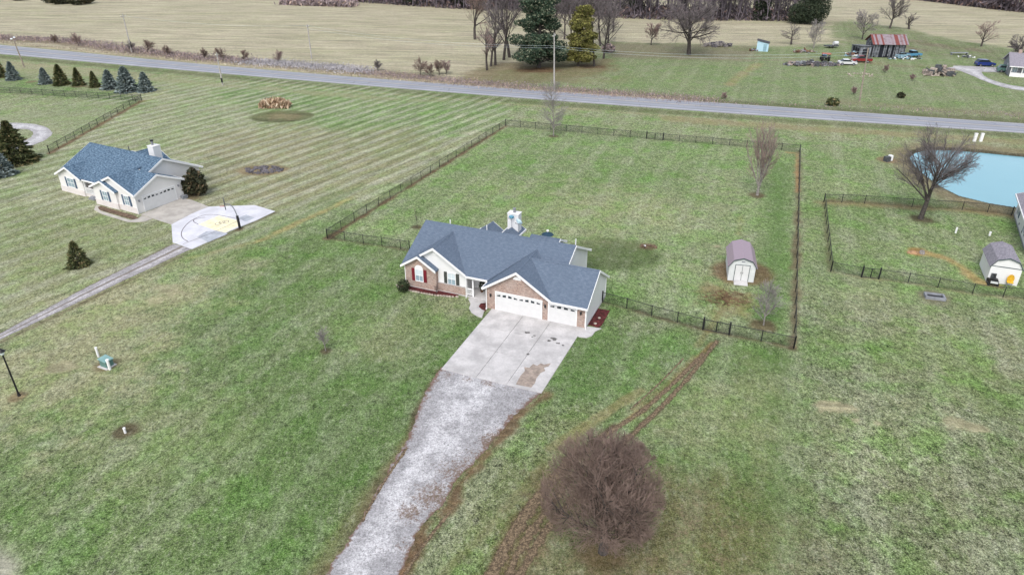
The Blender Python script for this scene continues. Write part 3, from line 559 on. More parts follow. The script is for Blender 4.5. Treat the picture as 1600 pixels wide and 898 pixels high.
# ------------------------------------------------------------------ roads, drives, water
def resample(P, n_):
    P = np.array([(p[0], p[1]) for p in P]); L = np.concatenate([[0], np.cumsum(np.hypot(*np.diff(P, axis=0).T))]); t = np.linspace(0, L[-1], n_)
    return np.stack([np.interp(t, L, P[:, 0]), np.interp(t, L, P[:, 1])], 1)
def smoothp(P, it=2):
    for _ in range(it):
        Q = [P[0]]
        for i in range(len(P)-1): Q += [P[i]*.75+P[i+1]*.25, P[i]*.25+P[i+1]*.75]
        P = np.array(Q+[P[-1]])
    return P
def ribbon(name, L_, R_, z, mat, n_=60, m_=8, jit=0.0, sm=2, crown=0.0):
    A = np.array([G(*p)[:2] for p in L_]); B = np.array([G(*p)[:2] for p in R_])
    if sm: A = smoothp(A, sm); B = smoothp(B, sm)
    A = resample(A, n_); B = resample(B, n_)
    if jit:
        rr = np.random.RandomState(5)
        for Q in (A, B): Q += (np.stack([np.convolve(rr.randn(n_), [.25, .5, .25], 'same'), np.convolve(rr.randn(n_), [.25, .5, .25], 'same')], 1))*jit
    t = np.linspace(0, 1, m_+1); V = A[:, None, :]*(1-t[None, :, None])+B[:, None, :]*t[None, :, None]
    zz = z + crown*(1-(2*t-1)**2); V = np.concatenate([V, np.broadcast_to(zz[None, :, None], (n_, m_+1, 1))], 2).reshape(-1, 3)
    i = np.arange(n_*(m_+1)).reshape(n_, m_+1); F = np.stack([i[:-1, :-1], i[:-1, 1:], i[1:, 1:], i[1:, :-1]], -1).reshape(-1, 4)
    uv = np.stack([np.tile(t, n_), np.repeat(np.linspace(0, 1, n_), m_+1)], 1)
    o = raw_mesh(name, V, F, mat, uv=uv)
    if V[F[0]][:, :2].size:
        a_, b_, c_ = V[F[0][0]], V[F[0][1]], V[F[0][2]]
        if np.cross(b_-a_, c_-a_)[2] < 0: o.data.flip_normals()
    return struct(o)
ribbon('road', [(-700, 20), (-300, 58), (0, 85), (400, 120.3), (800, 153), (1200, 182), (1600, 208.5), (2300, 256)], [(-700, 4), (-300, 43), (0, 70), (400, 109), (800, 139), (1200, 166), (1600, 193.5), (2300, 238)], 0.02, 'asphalt', 160, 10, sm=2, crown=0.12)
gd = ribbon('gravel_driveway', [(688, 574), (655, 630), (641, 680), (600, 745), (560, 820), (513, 893), (470, 960)], [(846, 613), (801, 652), (772, 688), (742, 722), (708, 752), (694, 790), (662, 812), (628, 888), (600, 960)], 0.025, 'gravel_white', 150, 40, jit=0.10, sm=1)
me = gd.data; pv = np.zeros(len(me.vertices)*3, dtype=np.float32); me.vertices.foreach_get('co', pv); pv = pv.reshape(-1, 3)
pt = np.zeros(len(pv))
for u, v, r_, k_ in ((775, 690, 1.6, .9), (745, 712, 1.6, .6), (715, 735, 2.2, .65), (680, 775, 2.2, .7), (640, 800, 1.4, .7), (715, 760, 1.6, .6), (700, 586, .8, .6), (730, 592, .8, .6), (762, 599, .9, .65), (795, 606, .8, .5), (820, 612, .9, .3), (650, 690, 1.0, .25), (590, 860, 1.2, .3), (630, 850, 1.2, .5)):
    q = G(u, v); pt = np.maximum(pt, k_*np.exp(-((pv[:, 0]-q.x)**2+(pv[:, 1]-q.y)**2)/(r_*r_)))
a = me.attributes.new('patch', 'FLOAT', 'POINT'); a.data.foreach_set('value', pt.astype(np.float32))
ribbon('gravel_track', [(-120, 590), (0, 531), (150, 459), (300, 389)], [(-120, 578), (0, 521), (140, 446), (272, 381)], 0.02, 'gravel_track', 80, 12, jit=0.05, sm=0)
ribbon('gravel_loop', [(-60, 191), (0, 192), (40, 192), (70, 197), (84, 207), (76, 217), (50, 228), (20, 236)], [(-60, 212), (0, 206), (30, 201), (48, 203), (53, 209), (46, 217), (30, 222), (0, 228)], 0.02, 'gravel_pale', 70, 10, jit=0.08)
ribbon('farm_driveway', [(1478, 107), (1495, 109), (1520, 119), (1545, 130), (1575, 139), (1620, 145), (1700, 152)], [(1500, 103), (1545, 106), (1530, 113), (1545, 124), (1575, 133), (1620, 139), (1700, 144)], 0.025, 'gravel_pale', 60, 10, jit=0.08)
ribbon('farm_forecourt', [(1488, 107), (1510, 111), (1540, 113), (1575, 114), (1605, 116)], [(1490, 103), (1520, 103.5), (1540, 105), (1570, 106), (1605, 107)], 0.02, 'gravel_pale', 30, 8, jit=0.08)
mb = MB(); mb.poly([Vector((p.x, p.y, -0.32)) for p in pond][::-1]); wtr = mb.build('pond_water', 'pond_water'); struct(wtr)
if wtr.data.polygons[0].normal.z < 0: wtr.data.flip_normals()

def flip_up(o):
    for p in o.data.polygons: pass
    return o
m, n, b = newmat('rut', 0.95, 0.1); uv = coord(n, 'UV'); s_ = n.new('ShaderNodeSeparateXYZ'); n.link(uv, s_.inputs[0]); c = coord(n)
g = n.noise(c, 1.4, 5, 0.85); f = n.noise(c, 5.0, 4, 0.9); n.link(n.mix(n.ramp(f, .42, .6), (0.075, 0.056, 0.038), (0.24, 0.18, 0.115)), b.inputs['Base Color'])
e = n.math('ADD', n.math('ABSOLUTE', n.math('SUBTRACT', s_.outputs[0], .5)), n.math('MULTIPLY', n.math('SUBTRACT', g, .5), 1.3)); n.link(n.ramp(n.math('ADD', e, n.math('MULTIPLY', n.math('SUBTRACT', f, .5), .8)), .42, .30), b.inputs['Alpha']); bump(n, b, f, .8, .05)
simple('rut_light', (0.30, 0.215, 0.14), 0.95, .3, 2.0)
RZ_ = [0.010]
def rut(px, wd, z=None):
    RZ_[0] += 0.0035; z = RZ_[0]
    A = smoothp(np.array([G(*p)[:2] for p in px]), 2); A = resample(A, max(12, int(len(A)*6))); T_ = np.gradient(A, axis=0); T_ /= np.linalg.norm(T_, axis=1)[:, None]; N_ = np.stack([-T_[:, 1], T_[:, 0]], 1)
    rr = np.random.RandomState(int(px[0][0])); wv = wd*.5*(1+.35*np.convolve(rr.randn(len(A)), [.1, .2, .4, .2, .1], 'same'))[:, None]; L_ = A+N_*wv; R_ = A-N_*wv
    V = np.concatenate([np.stack([R_[:, 0], R_[:, 1], np.full(len(A), z)], 1), np.stack([L_[:, 0], L_[:, 1], np.full(len(A), z)], 1)]); k = np.arange(len(A)-1); m_ = len(A); F = np.stack([k, k+1, k+1+m_, k+m_], 1)
    uv = np.concatenate([np.stack([np.zeros(m_), np.arange(m_)], 1), np.stack([np.ones(m_), np.arange(m_)], 1)]); o = raw_mesh('tyre_track', V, F, 'rut', uv=uv)
    if o.data.polygons[0].normal.z < 0: o.data.flip_normals()
    return struct(o)
rut([(1121, 532), (1080, 585), (1035, 635), (985, 682), (945, 722)], .52); rut([(1100, 552), (1060, 592), (1005, 642), (960, 670), (915, 705)], .55)
rut([(985, 680), (900, 775), (850, 830), (812, 898), (792, 935)], .75); rut([(905, 700), (862, 752), (815, 812), (768, 898), (750, 940)], 1.0); rut([(890, 748), (842, 812), (800, 880), (780, 935)], .8); rut([(870, 735), (800, 820), (750, 925)], .35)
rut([(703, 800), (662, 850), (628, 905)], .3); rut([(636, 700), (600, 752), (565, 815)], .28); rut([(1068, 560), (1030, 600), (985, 640)], .22)
# ---- house frames
HO = Vector((-1.6, 62.0, 0)); HY = R(-22.8); HM = Matrix.Translation(HO) @ Matrix.Rotation(HY, 4, 'Z'); HI = HM.inverted()
def HG(u, v): q = HI @ G(u, v); return (q.x, q.y)
# main concrete driveway: 3 x 3 cast panels
TL, TR, BR, BL = [Vector(HG(*p)) for p in ((764, 487.5), (907, 519), (846, 615), (689, 577))]
TL.y = -0.02; TR.y = -0.02
mb = MB(HM)
def quad_panel(mb, A, B, C_, D, u0, u1, v0, v1, z, gap=0.018):
    f = lambda u, v: (A*(1-u)+B*u)*(1-v)+(D*(1-u)+C_*u)*v
    gu = gap/(B-A).length; gv = gap/(D-A).length
    P = [f(u0+gu, v0+gv), f(u1-gu, v0+gv), f(u1-gu, v1-gv), f(u0+gu, v1-gv)]
    mb.prism([(p.x, p.y) for p in P], 'z', -0.05, z, 0)
us = (0, .36, .66, 1); vs = (0, .30, .62, 1)
for i in range(3):
    for j in range(3): quad_panel(mb, TL, TR, BR, BL, us[i], us[i+1], vs[j], vs[j+1], 0.06)
st = [HG(*p) for p in ((806, 601), (813, 588), (820, 580), (819, 574), (827, 575), (833, 569), (839, 572), (845, 568), (850, 570), (861, 568), (857, 573), (850, 575), (852, 580), (845, 583), (838, 592), (836, 599), (830, 606), (820, 604))]
mb.prism([(x, y) for x, y in st], 'z', 0.0605, 0.064, 1)
rs = random.Random(4)
for u, v, r_ in ((825, 554, .28), (824, 520, .35), (835, 525, .2), (866, 530, .45), (872, 537, .3), (858, 533, .35), (880, 540, .2), (895, 542, .15), (832, 527, .15)):
    x, y = HG(u, v); mb.prism([(x+r_*rs.uniform(.35, 1)*math.cos(t), y+r_*rs.uniform(.35, 1)*math.sin(t)*.8) for t in [k*.57 for k in range(11)]], 'z', 0.0605, 0.0638, 2)
struct(mb.build('driveway', ['concrete', 'mud_stain', 'oil_stain']))
# walk from the porch and the apron beside the single garage door
mb = MB(HM)
wk = [(-3.3, 1.5), (-3.6, 0.9)] + [HG(*p) for p in ((735.5, 475), (733, 482), (737, 489), (745, 494), (753, 497))] + [(-0.95, -0.9), (-0.95, 0.2), (-1.0, 1.5)]
mb.prism(wk, 'z', -0.05, 0.075)
ap = [(8.9, -0.03), (9.5, 0.35), (10.9, 0.55)] + [HG(*p) for p in ((930, 518), (925, 525), (917, 528), (905, 527))] + [(8.3, -1.2), (8.5, -0.03)]
mb.prism(ap, 'z', -0.05, 0.07)
struct(mb.build('pavement', 'concrete'))

# ------------------------------------------------------------------ building kit
def slab(mb, P, zf, th, mi=0):
    """roof slope: footprint polygon lifted onto the plane zf"""
    n_ = len(P); k = mb.pts([(x, y, zf(x, y)) for x, y in P]+[(x, y, zf(x, y)-th) for x, y in P])
    mb.f += [tuple(range(k, k+n_)), tuple(range(k+n_, k+2*n_))[::-1]]; mb.m += [mi, mi]
    for i in range(n_): j = (i+1) % n_; mb.f.append((k+i, k+n_+i, k+n_+j, k+j)); mb.m.append(mi)
def gable(rf, tr, ax, c0, c1, e0, e1, zE, zR, th=0.16, ends=(1, 1), eaves=(1, 1), cuts=(None, None), mid=None):
    """gabled roof; cuts replace the footprint of the slope at e0 / e1 where a valley trims it; eaves may be (start, end)"""
    mid = (e0+e1)/2 if mid is None else mid
    for n_, e in enumerate((e0, e1)):
        sl_ = (zR-zE)/abs(mid-e)
        zf = (lambda x, y, e=e, sl_=sl_: zE+abs((y if ax == 'x' else x)-e)*sl_)
        x0_, x1_ = c0-.056*(ax == 'x' and ends[0] == 1), c1
        P = cuts[n_] or ([(x0_, e), (x1_, e), (x1_, mid), (x0_, mid)] if ax == 'x' else [(e, x0_), (e, x1_), (mid, x1_), (mid, x0_)])
        A_ = sum(P[i][0]*P[(i+1) % len(P)][1]-P[(i+1) % len(P)][0]*P[i][1] for i in range(len(P)))
        slab(rf, P if A_ > 0 else P[::-1], zf, th)
    rf.prism([(mid-.14, zR-.05), (mid, zR+.035), (mid+.14, zR-.05), (mid, zR-.02)], ax, c0+.02, c1-.02)
    for (c, on, sg) in ((c0, ends[0], -1), (c1, ends[1], 1)):
        if on:
            a, b_ = (c-.05, c-.001) if sg < 0 else (c+.001, c+.05); h = th+.10; u_ = 0.006 if sg > 0 or ax == 'y' else -0.012
            tr.prism([(e0, zE+u_), (mid, zR+u_), (mid, zR-h), (e0, zE-h)], ax, a, b_)
            tr.prism([(mid+.0005, zR+u_), (e1, zE+u_), (e1, zE-h), (mid+.0005, zR-h)], ax, a, b_)
    for (e, on, sg) in ((e0, eaves[0], -1), (e1, eaves[1], 1)):
        if on:
            a, b_ = (c0-.03, c1+.03) if on == 1 else on
            y0, y1 = (e-.10, e-.002) if sg < 0 else (e+.002, e+.10); z0, z1 = zE-th-.02, zE+.0
            if ax == 'x': tr.box((a, y0, z0), (b_, y1, z1))
            else: tr.box((y0, a, z0), (y1, b_, z1))
def Tm(x, y, z=0, rz=0): return Matrix.Translation((x, y, z)) @ Matrix.Rotation(rz, 4, 'Z')
def window(parent, x, y, z, wd, ht, rz=0, shutter=None, arch=False, pane='pane', cols=2, name='window', lower='pane'):
    """window centred at x, sill at z, facing -y when rz = 0"""
    M = Tm(x, y, z, rz); m1 = MB(M); h = wd/2
    m1.box((-h-.07, -.07, -.07), (-h, -.002, ht+.07)); m1.box((h, -.07, -.07), (h+.07, -.002, ht+.07)); m1.box((-h, -.07, -.09), (h, -.002, 0)); m1.box((-h, -.07, ht), (h, -.002, ht+.09))
    if arch: m1.prism([(h*1.15*math.cos(t), ht+.091+h*1.05*math.sin(t)) for t in [math.pi*k/10 for k in range(11)]], 'y', -.065, -.002)
    fo = m1.build(name, 'white_trim', parent)
    g = MB(M); g.box((-h, -.035, ht*.5+.03), (h, -.012, ht), 0); g.box((-h, -.035, 0), (h, -.012, ht*.5-.03), 1); g.build('pane', [pane, lower], fo)
    b_ = MB(M); b_.box((-h, -.05, ht*.5-.03), (h, -.012, ht*.5+.03))
    for i in range(1, cols): q = -h+wd*i/cols; b_.box((q-.02, -.046, 0), (q+.02, -.014, ht))
    b_.build('sash_bar', 'white_trim', fo)
    if shutter:
        for s_ in (-1, 1):
            q = MB(M); x0 = s_*(h+.10); x1 = s_*(h+.10+.36); a, c_ = min(x0, x1), max(x0, x1)
            q.box((a, -.06, -.08), (c_, -.003, ht+.08))
            for k in range(9): zz = -.02+(ht+.02)*k/9; q.box((a+.04, -.075, zz), (c_-.04, -.0602, zz+(ht/9)*.55))
            q.build('shutter', shutter, fo)
    return fo
def garage_door(parent, x0, x1, z1, y, rz=0, M0=None, nwin=8):
    M = M0 if M0 is not None else Matrix.Identity(4); mb = MB(M); wd = x1-x0
    for k in range(4):
        z_ = .02+k*(z1-.02)/4; mb.box((x0, y-.05, z_), (x1, y-.001, z_+(z1-.02)/4-.018))
    mb.box((x0, y-.035, .02), (x1, y-.0005, z1))
    d = mb.build('garage_door', 'door_white', parent)
    fr = MB(M); fr.box((x0-.10, y-.065, 0), (x0-.001, y, z1+.1)); fr.box((x1+.001, y-.065, 0), (x1+.10, y, z1+.1)); fr.box((x0, y-.065, z1+.001), (x1, y, z1+.1)); fr.build('door_frame', 'white_trim', d)
    ww = wd/nwin
    for k in range(nwin):       # sunburst lites, short at the ends
        c_ = x0+ww*(k+.5); g = MB(M); half = ww*.30; q = k % 4 if nwin > 4 else k; hl, hr = ((.10, .20), (.20, .27), (.27, .20), (.20, .10))[q]
        zz = z1-.42; g.prism([(c_-half, zz), (c_+half, zz), (c_+half, zz+hr), (c_-half, zz+hl)], 'y', y-.058, y-.0505); g.build('lite', 'pane_dark', d)
    return d
def wall_lamp(parent, x, y, z, rz=0, mat='black_metal'):
    M = Tm(x, y, z, rz); q = MB(M); q.box((-.07, -.03, -.1), (.07, 0, .14)); q.tube((0, -.12, -.12), (0, -.12, .12), .08, .10, 8); q.tube((0, -.12, .12), (0, -.12, .22), .12, .02, 8); q.build('wall_lamp', mat, parent)
def pipe(parent, x, y, z0, z1, name='vent_pipe', r=.06, mat='white_trim'): MB().tube((x, y, z0), (x, y, z1), r, r, 8).build(name, mat, parent)

# ================================================================== main house
H = empty('ranch_house', HO, HY, 'brick fronted ranch house with slate blue gabled roof and three car garage', 'house')
roof = MB(); trim = MB()
gable(roof, trim, 'x', -11.4, 6.1, 1.0, 12.3, 2.6, 5.42, ends=(1, 1), eaves=((-3.85, -1.4), 1), cuts=([(-11.456, 1.0), (-11.4, 1.0), (-7.63, 5.85), (-3.85, 1.0), (-1.38, 1.0), (2.28, 5.45), (4.6, 2.6), (6.1, 2.6), (6.1, 6.65), (-11.456, 6.65)], None))
gable(roof, trim, 'y', -0.32, 6.3, -1.38, 5.95, 2.42, 4.82, ends=(1, 0), eaves=(1, 0))
gable(roof, trim, 'x', 2.4, 9.62, -0.30, 7.2, 2.36, 4.74, ends=(0, 1), eaves=((5.9, 9.65), (6.0, 9.65)), cuts=([(9.62, -.30), (9.62, 3.45), (2.4, 3.45), (5.88, -.30)], None))
gable(roof, trim, 'y', 1.12, 5.7, -11.42, -3.85, 2.58, 5.02, ends=(1, 0), eaves=(0, 0))
gable(roof, trim, 'y', 0.72, 2.4, -11.44, -7.22, 2.585, 3.93, ends=(1, 0), eaves=(0, 0))
# rear gables seen over the ridge
gable(roof, trim, 'y', 7.6, 12.3, -7.3, -4.3, 2.95, 4.0, ends=(0, 1))
gable(roof, trim, 'y', 8.6, 11.9, -3.6, -1.6, 3.9, 4.55, ends=(0, 1)); gable(roof, trim, 'x', -0.4, 3.0, 8.4, 13.0, 2.8, 3.95)
roof.build('roof', 'shingle_slate', H); trim.build('fascia', 'white_trim', H)
wl = MB()
def mainprism(x0, x1, y0, y1, mid=6.65, zR=5.42, e0=1.0, e1=12.3, zE=2.6, mb=wl):
    sl_ = (zR-zE)/(mid-e0); z0 = zE+(y0-e0)*sl_-.17; z1 = zE+(e1-y1)*sl_-.17
    mb.prism([(y0, 0), (y0, z0), (mid, zR-.17), (y1, z1), (y1, 0)], 'x', x0, x1)
mainprism(-11.05, -4.0, 1.6, 11.9); mainprism(-3.998, -1.05, 3.3, 11.9); mainprism(-1.048, 5.75, 1.6, 11.9)
wl.prism([(-1.02, 0), (-1.02, 2.48), (2.28, 4.62), (5.6, 2.48), (5.6, 0)], 'y', 0.02, 5.0)
wl.prism([(0.02, 0), (0.02, 2.40), (3.45, 4.54), (6.88, 2.40), (6.88, 0)], 'x', 5.55, 9.40)
wl.prism([(-11.05, 0), (-11.05, 2.62), (-7.63, 4.82), (-4.0, 2.48), (-4.0, 0)], 'y', 1.45, 2.6)
wl.box((-7.0, 11.7, 0), (-4.6, 12.1, 2.8)); wl.box((0.0, 11.7, 0), (2.7, 12.7, 2.7))
wl.build('wall', 'siding_white', H)
bk = MB()
Zg = lambda x: 4.60-abs(x-2.28)*.64
bk.prism([(-1.05, 0), (-.12, 0), (-.12, Zg(-.12)), (-1.05, Zg(-1.05))], 'y', -0.04, 0.018)
bk.prism([(-.119, 2.14), (5.0, 2.14), (5.0, Zg(5.0)), (2.28, Zg(2.28)), (-.119, Zg(-.119))], 'y', -0.04, 0.018)
bk.prism([(5.001, 0), (5.60, 0), (5.60, Zg(5.6)), (5.001, Zg(5.001))], 'y', -0.04, 0.018)
bk.box((8.56, -.04, 0), (9.40, .018, 2.28)); bk.box((5.601, -.04, 2.16), (8.559, .018, 2.28))
bk.build('brick_veneer', 'brick_warm', H); bk = MB()
bk.prism([(-11.07, 0.12), (-7.32, 0.12), (-7.32, 2.58), (-9.32, 3.72), (-11.07, 2.58)], 'y', 1.02, 1.448)
bk.box((-7.319, 1.32, .12), (-4.02, 1.449, 1.02))
bk.build('brick_veneer', 'brick_warm', H)
q = MB(); q.box((-11.12, .98, 0), (-7.28, 1.5, .119)); q.box((-7.279, 1.28, 0), (-4.0, 1.5, .119)); q.box((-7.33, 1.29, 1.021), (-4.0, 1.45, 1.07)); q.build('foundation', 'concrete', H); q = MB(); q.box((9.405, -.05, 0), (9.46, 6.9, .16)); q.build('foundation', 'concrete', H)
q = MB(); [MB().box(a_, b_).build('corner_board', 'white_trim', H) for a_, b_ in (((-11.10, .99, 0.13), (-11.03, 1.06, 2.55)), ((-4.07, 1.38, 1.0), (-3.97, 1.5, 2.45)), ((9.36, -.06, 0.17), (9.46, .03, 2.3)), ((9.36, 6.8, .17), (9.46, 6.92, 2.3)), ((5.70, 11.8, 0), (5.80, 11.95, 2.5)), ((-1.10, -.07, 0), (-1.0, .03, 2.4)))]
garage_door(H, 0.02, 4.88, 2.08, -0.03, nwin=8); garage_door(H, 5.68, 8.46, 2.08, -0.03, nwin=4)
window(H, -9.35, 1.02, 0.95, 0.85, 1.30, shutter='shutter_red', arch=True, pane='blind', lower='pane', cols=2)
window(H, -5.72, 1.45, 1.02, 0.85, 1.30, shutter='shutter_grey', pane='blind', lower='pane', cols=2)
for cx, cz, hw in ((2.28, 3.85, .42), (-7.63, 4.1, .32)):
    yy = -.06 if cx > 0 else 1.41; q = MB()
    q.prism([(cx+hw*math.cos(t), cz+hw*.9*math.sin(t)) for t in [math.pi*k/9 for k in range(10)]], 'y', yy, yy+.03); q.build('gable_vent', 'white_trim', H)
for x in (-.55, 5.3, 8.95): wall_lamp(H, x, -.042, 1.62)
# porch
q = MB(); q.box((-4.0, 1.25, 0), (-1.07, 3.3, .13)); q.build('porch_floor', 'concrete', H)
for x in (-3.95, -3.2): MB().box((x-.07, 1.28, .131), (x+.07, 1.42, 2.42)).build('porch_post', 'white_trim', H)
q = MB(); q.box((-3.87, 1.31, .30), (-3.28, 1.37, .36)); q.box((-3.87, 1.31, .95), (-3.28, 1.38, 1.03))
for k in range(7): x = -3.83+k*.083; q.box((x-.015, 1.325, .361), (x+.015, 1.355, .949))
q.build('porch_railing', 'white_trim', H)
q = MB(); q.box((-1.95, 3.24, .14), (-1.15, 3.298, 2.1)); fd = q.build('front_door', 'pane_dark', H)
q = MB(); q.box((-2.08, 3.22, .14), (-1.951, 3.299, 2.2)); q.box((-2.08, 3.22, 2.101), (-1.08, 3.299, 2.2)); q.build('door_frame', 'white_trim', fd)
MB().box((-1.9, 3.2, 1.0), (-1.85, 3.239, 1.12)).build('handle', 'mid_grey', fd)
q = MB(); q.box((-3.98, 1.1, 2.38), (-1.05, 3.29, 2.43)); q.build('porch_ceiling', 'white_trim', H)
for (x, y) in ((9.48, -.1), (-3.97, 1.22), (-1.02, -.12)):
    q = MB(); q.tube((x, y, .1), (x, y, 2.2), .045, .045, 6); q.tube((x, y, .1), (x+.1, y-.25, .04), .045, .045, 6); q.build('downspout', 'white_trim', H)
ch = MB(); ch.box((-3.15, 10.35, 2), (-1.85, 11.25, 6.1)); ch.box((-3.2, 10.3, 6.1), (-1.8, 11.3, 6.18)); cho = ch.build('chimney', 'siding_white', H)
q = MB(); q.tube((-2.5, 10.8, 6.18), (-2.5, 10.8, 6.55), .15, .15, 10); q.tube((-2.5, 10.8, 6.6), (-2.5, 10.8, 6.68), .2, .2, 10); q.build('flue', 'mid_grey', cho); MB().tube((-2.5, 10.8, 6.55), (-2.5, 10.8, 6.60), .13, .13, 8).build('flue_gap', 'black_metal', cho)
def dish(x, y, z, r_, mat, aim):
    q = MB(Tm(x, y, z, aim) @ Matrix.Rotation(R(-62), 4, 'X')); q.ball((0, 0, r_*.9), r_, r_, r_, 16, 4, 0, -.45, -1.0); d = q.build('satellite_dish', mat, H, True)
    q = MB(); q.tube((x, y+.1, z-1.2), (x, y+.05, z), .03, .03, 6); q.tube((x, y, z-.2), (x-.1, y-.55, z+.15), .02, .02, 6); q.ball((x-.1, y-.55, z+.15), .07, .07, .07, 6, 4); q.build('dish_arm', 'mid_grey', d)
dish(-2.50, 9.9, 5.85, .34, 'dish_blue', .3); dish(-1.55, 9.6, 5.55, .46, 'dish_pale', -.3)
for x, y, z in ((-4.9, 8.6, 5.1), (-8.9, 7.6, 5.5), (5.2, 9.3, 4.9)): pipe(H, x, y, z-.8, z)
MB().tube((-11.2, 8.6, 0.0), (-11.2, 8.6, 2.9), .07).build('vent_pipe', 'white_trim', H)

# beds of dyed mulch
def bed(name, pts, mat, z=.07, label=None):
    mb = MB(HM); mb.prism(pts, 'z', -.02, z); o = mb.build(name, mat)
    return tag(o, label, 'mulch bed')
tag(bed('mulch_bed', [(-11.0, .97), (-7.28, .97), (-7.27, 1.27), (-4.9, 1.27), (-5.1, .78), (-7.3, .30), (-9.5, .20), (-11.4, .25), (-12.0, .8)], 'mulch_red', label='long bed of dark red mulch below the shuttered front windows'))
tag(bed('mulch_bed', [(-1.12, 1.0), (-1.12, -.2)] + [HG(*p) for p in ((759, 486.5), (753, 484.5), (748, 480), (751, 475))], 'mulch_red', z=.105, label='teardrop patch of red mulch between walkway and double garage door'))
tag(bed('mulch_bed', [(9.47, .75), (10.6, .62), (10.75, 1.2), (10.7, 4.2), (9.47, 4.15)], 'mulch_red', label='rectangular red mulch bed along the white right side wall'))
# edging stones along the long bed
rs = random.Random(2); es = MB(HM); xs = [(-12.1, .8), (-11.5, .18), (-9.5, .10), (-7.3, .20), (-5.1, .68), (-4.6, .95)]
for i in range(len(xs)-1):
    a, b_ = Vector(xs[i]), Vector(xs[i+1]); k = int((b_-a).length/.3)
    for j in range(k):
        p = a.lerp(b_, (j+.5)/k); s_ = rs.uniform(.8, 1.1); t = rs.uniform(-.3, .3); c_, n_ = math.cos(t), math.sin(t)
        hw, hd = .13*s_, .09*s_; P = [(p.x+c_*sx*hw-n_*sy*hd, p.y+n_*sx*hw+c_*sy*hd) for sx, sy in ((-1, -.8), (.8, -1), (1, .9), (-.9, 1))]; es.prism(P, 'z', 0, .12*s_)
tag(es.build('stone_edging', 'edge_stone'), 'low pale stone edging curving round the red mulch bed', 'edging')
def rock(u, v, s_, label, mat='edge_stone', z=0.0, grp=None):
    p = G(u, v); q = MB(); q.ball((0, 0, s_*.4), s_, s_*.8, s_*.6, 8, 5, jit=.15); o = q.build('rock', mat); o.location = (p.x, p.y, z); return tag(o, label, 'rock', grp)
p = HM @ Vector((10.1, 1.1, .06)); o = rock(0, 0, .17, 'pale stone at the near end of the side mulch bed'); o.location = p
p = HM @ Vector((10.15, 2.3, .06)); o = rock(0, 0, .15, 'pale stone in the middle of the side mulch bed'); o.location = p
# porch things
q = MB(); q.box((-.45, -.28, 0), (.45, .28, .02)); o = q.build('door_mat', 'rubber'); o.location = HM @ Vector((-1.65, 2.6, .131)); o.rotation_euler = (0, 0, HY); tag(o, 'black door mat on the porch before the front door', 'doormat')
PP = empty('potted_plant', HM @ Vector((-2.85, 2.7, .131)), 0, 'bushy dark green potted plant standing on the front porch', 'plant')
MB().tube((0, 0, 0), (0, 0, .35), .16, .2, 10).build('pot', 'flower_pot', PP)

# ------------------------------------------------------------------ foliage helpers
def leaves_obj(name, C_, sz, mat, parent, up=0.0, rng=np.random, droop=None, elong=1.0):
    """one small four-cornered spray of needles or leaves at every centre"""
    N = len(C_); d = rng.randn(N, 3); d[:, 2] = d[:, 2]*.6+up
    if droop is not None: d = d*.45+droop
    d /= np.linalg.norm(d, axis=1)[:, None]; e = np.cross(d, rng.randn(N, 3)); e /= np.linalg.norm(e, axis=1)[:, None]
    s_ = (sz*rng.uniform(.6, 1.3, N))[:, None]; a = d*s_*elong; b_ = e*s_*.42
    V = np.stack([C_-a, C_-b_, C_+a, C_+b_], 1).reshape(-1, 3); return raw_mesh(name, V, np.arange(4*N).reshape(-1, 4), mat, parent)
def cone_pts(h, r, N, rng, z0=.04, lay=9, power=.85, spread=.55):
    t = rng.uniform(0, 1, N)**1.25; z = h*(z0+(1-z0)*t); an = rng.uniform(0, 2*np.pi, N)
    lob = 1+.22*np.sin(an*5+z*7)*np.sin(an*3+z*2.3+h)+.20*np.sin(t*lay*2*np.pi+an*2)+.10*np.sin(an*11+z*17)
    rr = r*(1-t)**power*lob*(spread+(1-spread)*rng.uniform(0, 1, N)**.5)
    P = np.stack([rr*np.cos(an), rr*np.sin(an), z - .18*rr], 1); D = np.stack([np.cos(an), np.sin(an), np.full(N, -.15)+.5*t], 1); return P, D
def conifer(name, h, r, N, mat, sz, label, grp=None, seed=1, power=.85, lay=9, loc=(0, 0, 0)):
    rng = np.random.RandomState(seed); T = empty(name, loc, 0, label, 'tree', grp)
    MB().tube((0, 0, 0), (0, 0, h*.9), r*.09+.03, .015, 7).build('trunk', 'bark', T)
    P, D = cone_pts(h, r, N, rng, power=power, lay=lay); P[:, 2] = np.maximum(P[:, 2], .06)
    leaves_obj('crown', P, sz, mat, T, 0, rng, D*1.2, 1.2); return T
def clump_pts(cl, N, rng):
    out = []; tot = sum(c_[3]*c_[4] for c_ in cl)
    for (x, y, z, r_, hz) in cl:
        k = max(8, int(N*r_*hz/tot)); d = rng.randn(k, 3); d /= np.linalg.norm(d, axis=1)[:, None]; q = d*(rng.uniform(.35, 1, k)**.5)[:, None]
        out.append(q*[r_, r_, hz]+[x, y, z])
    return np.concatenate(out)

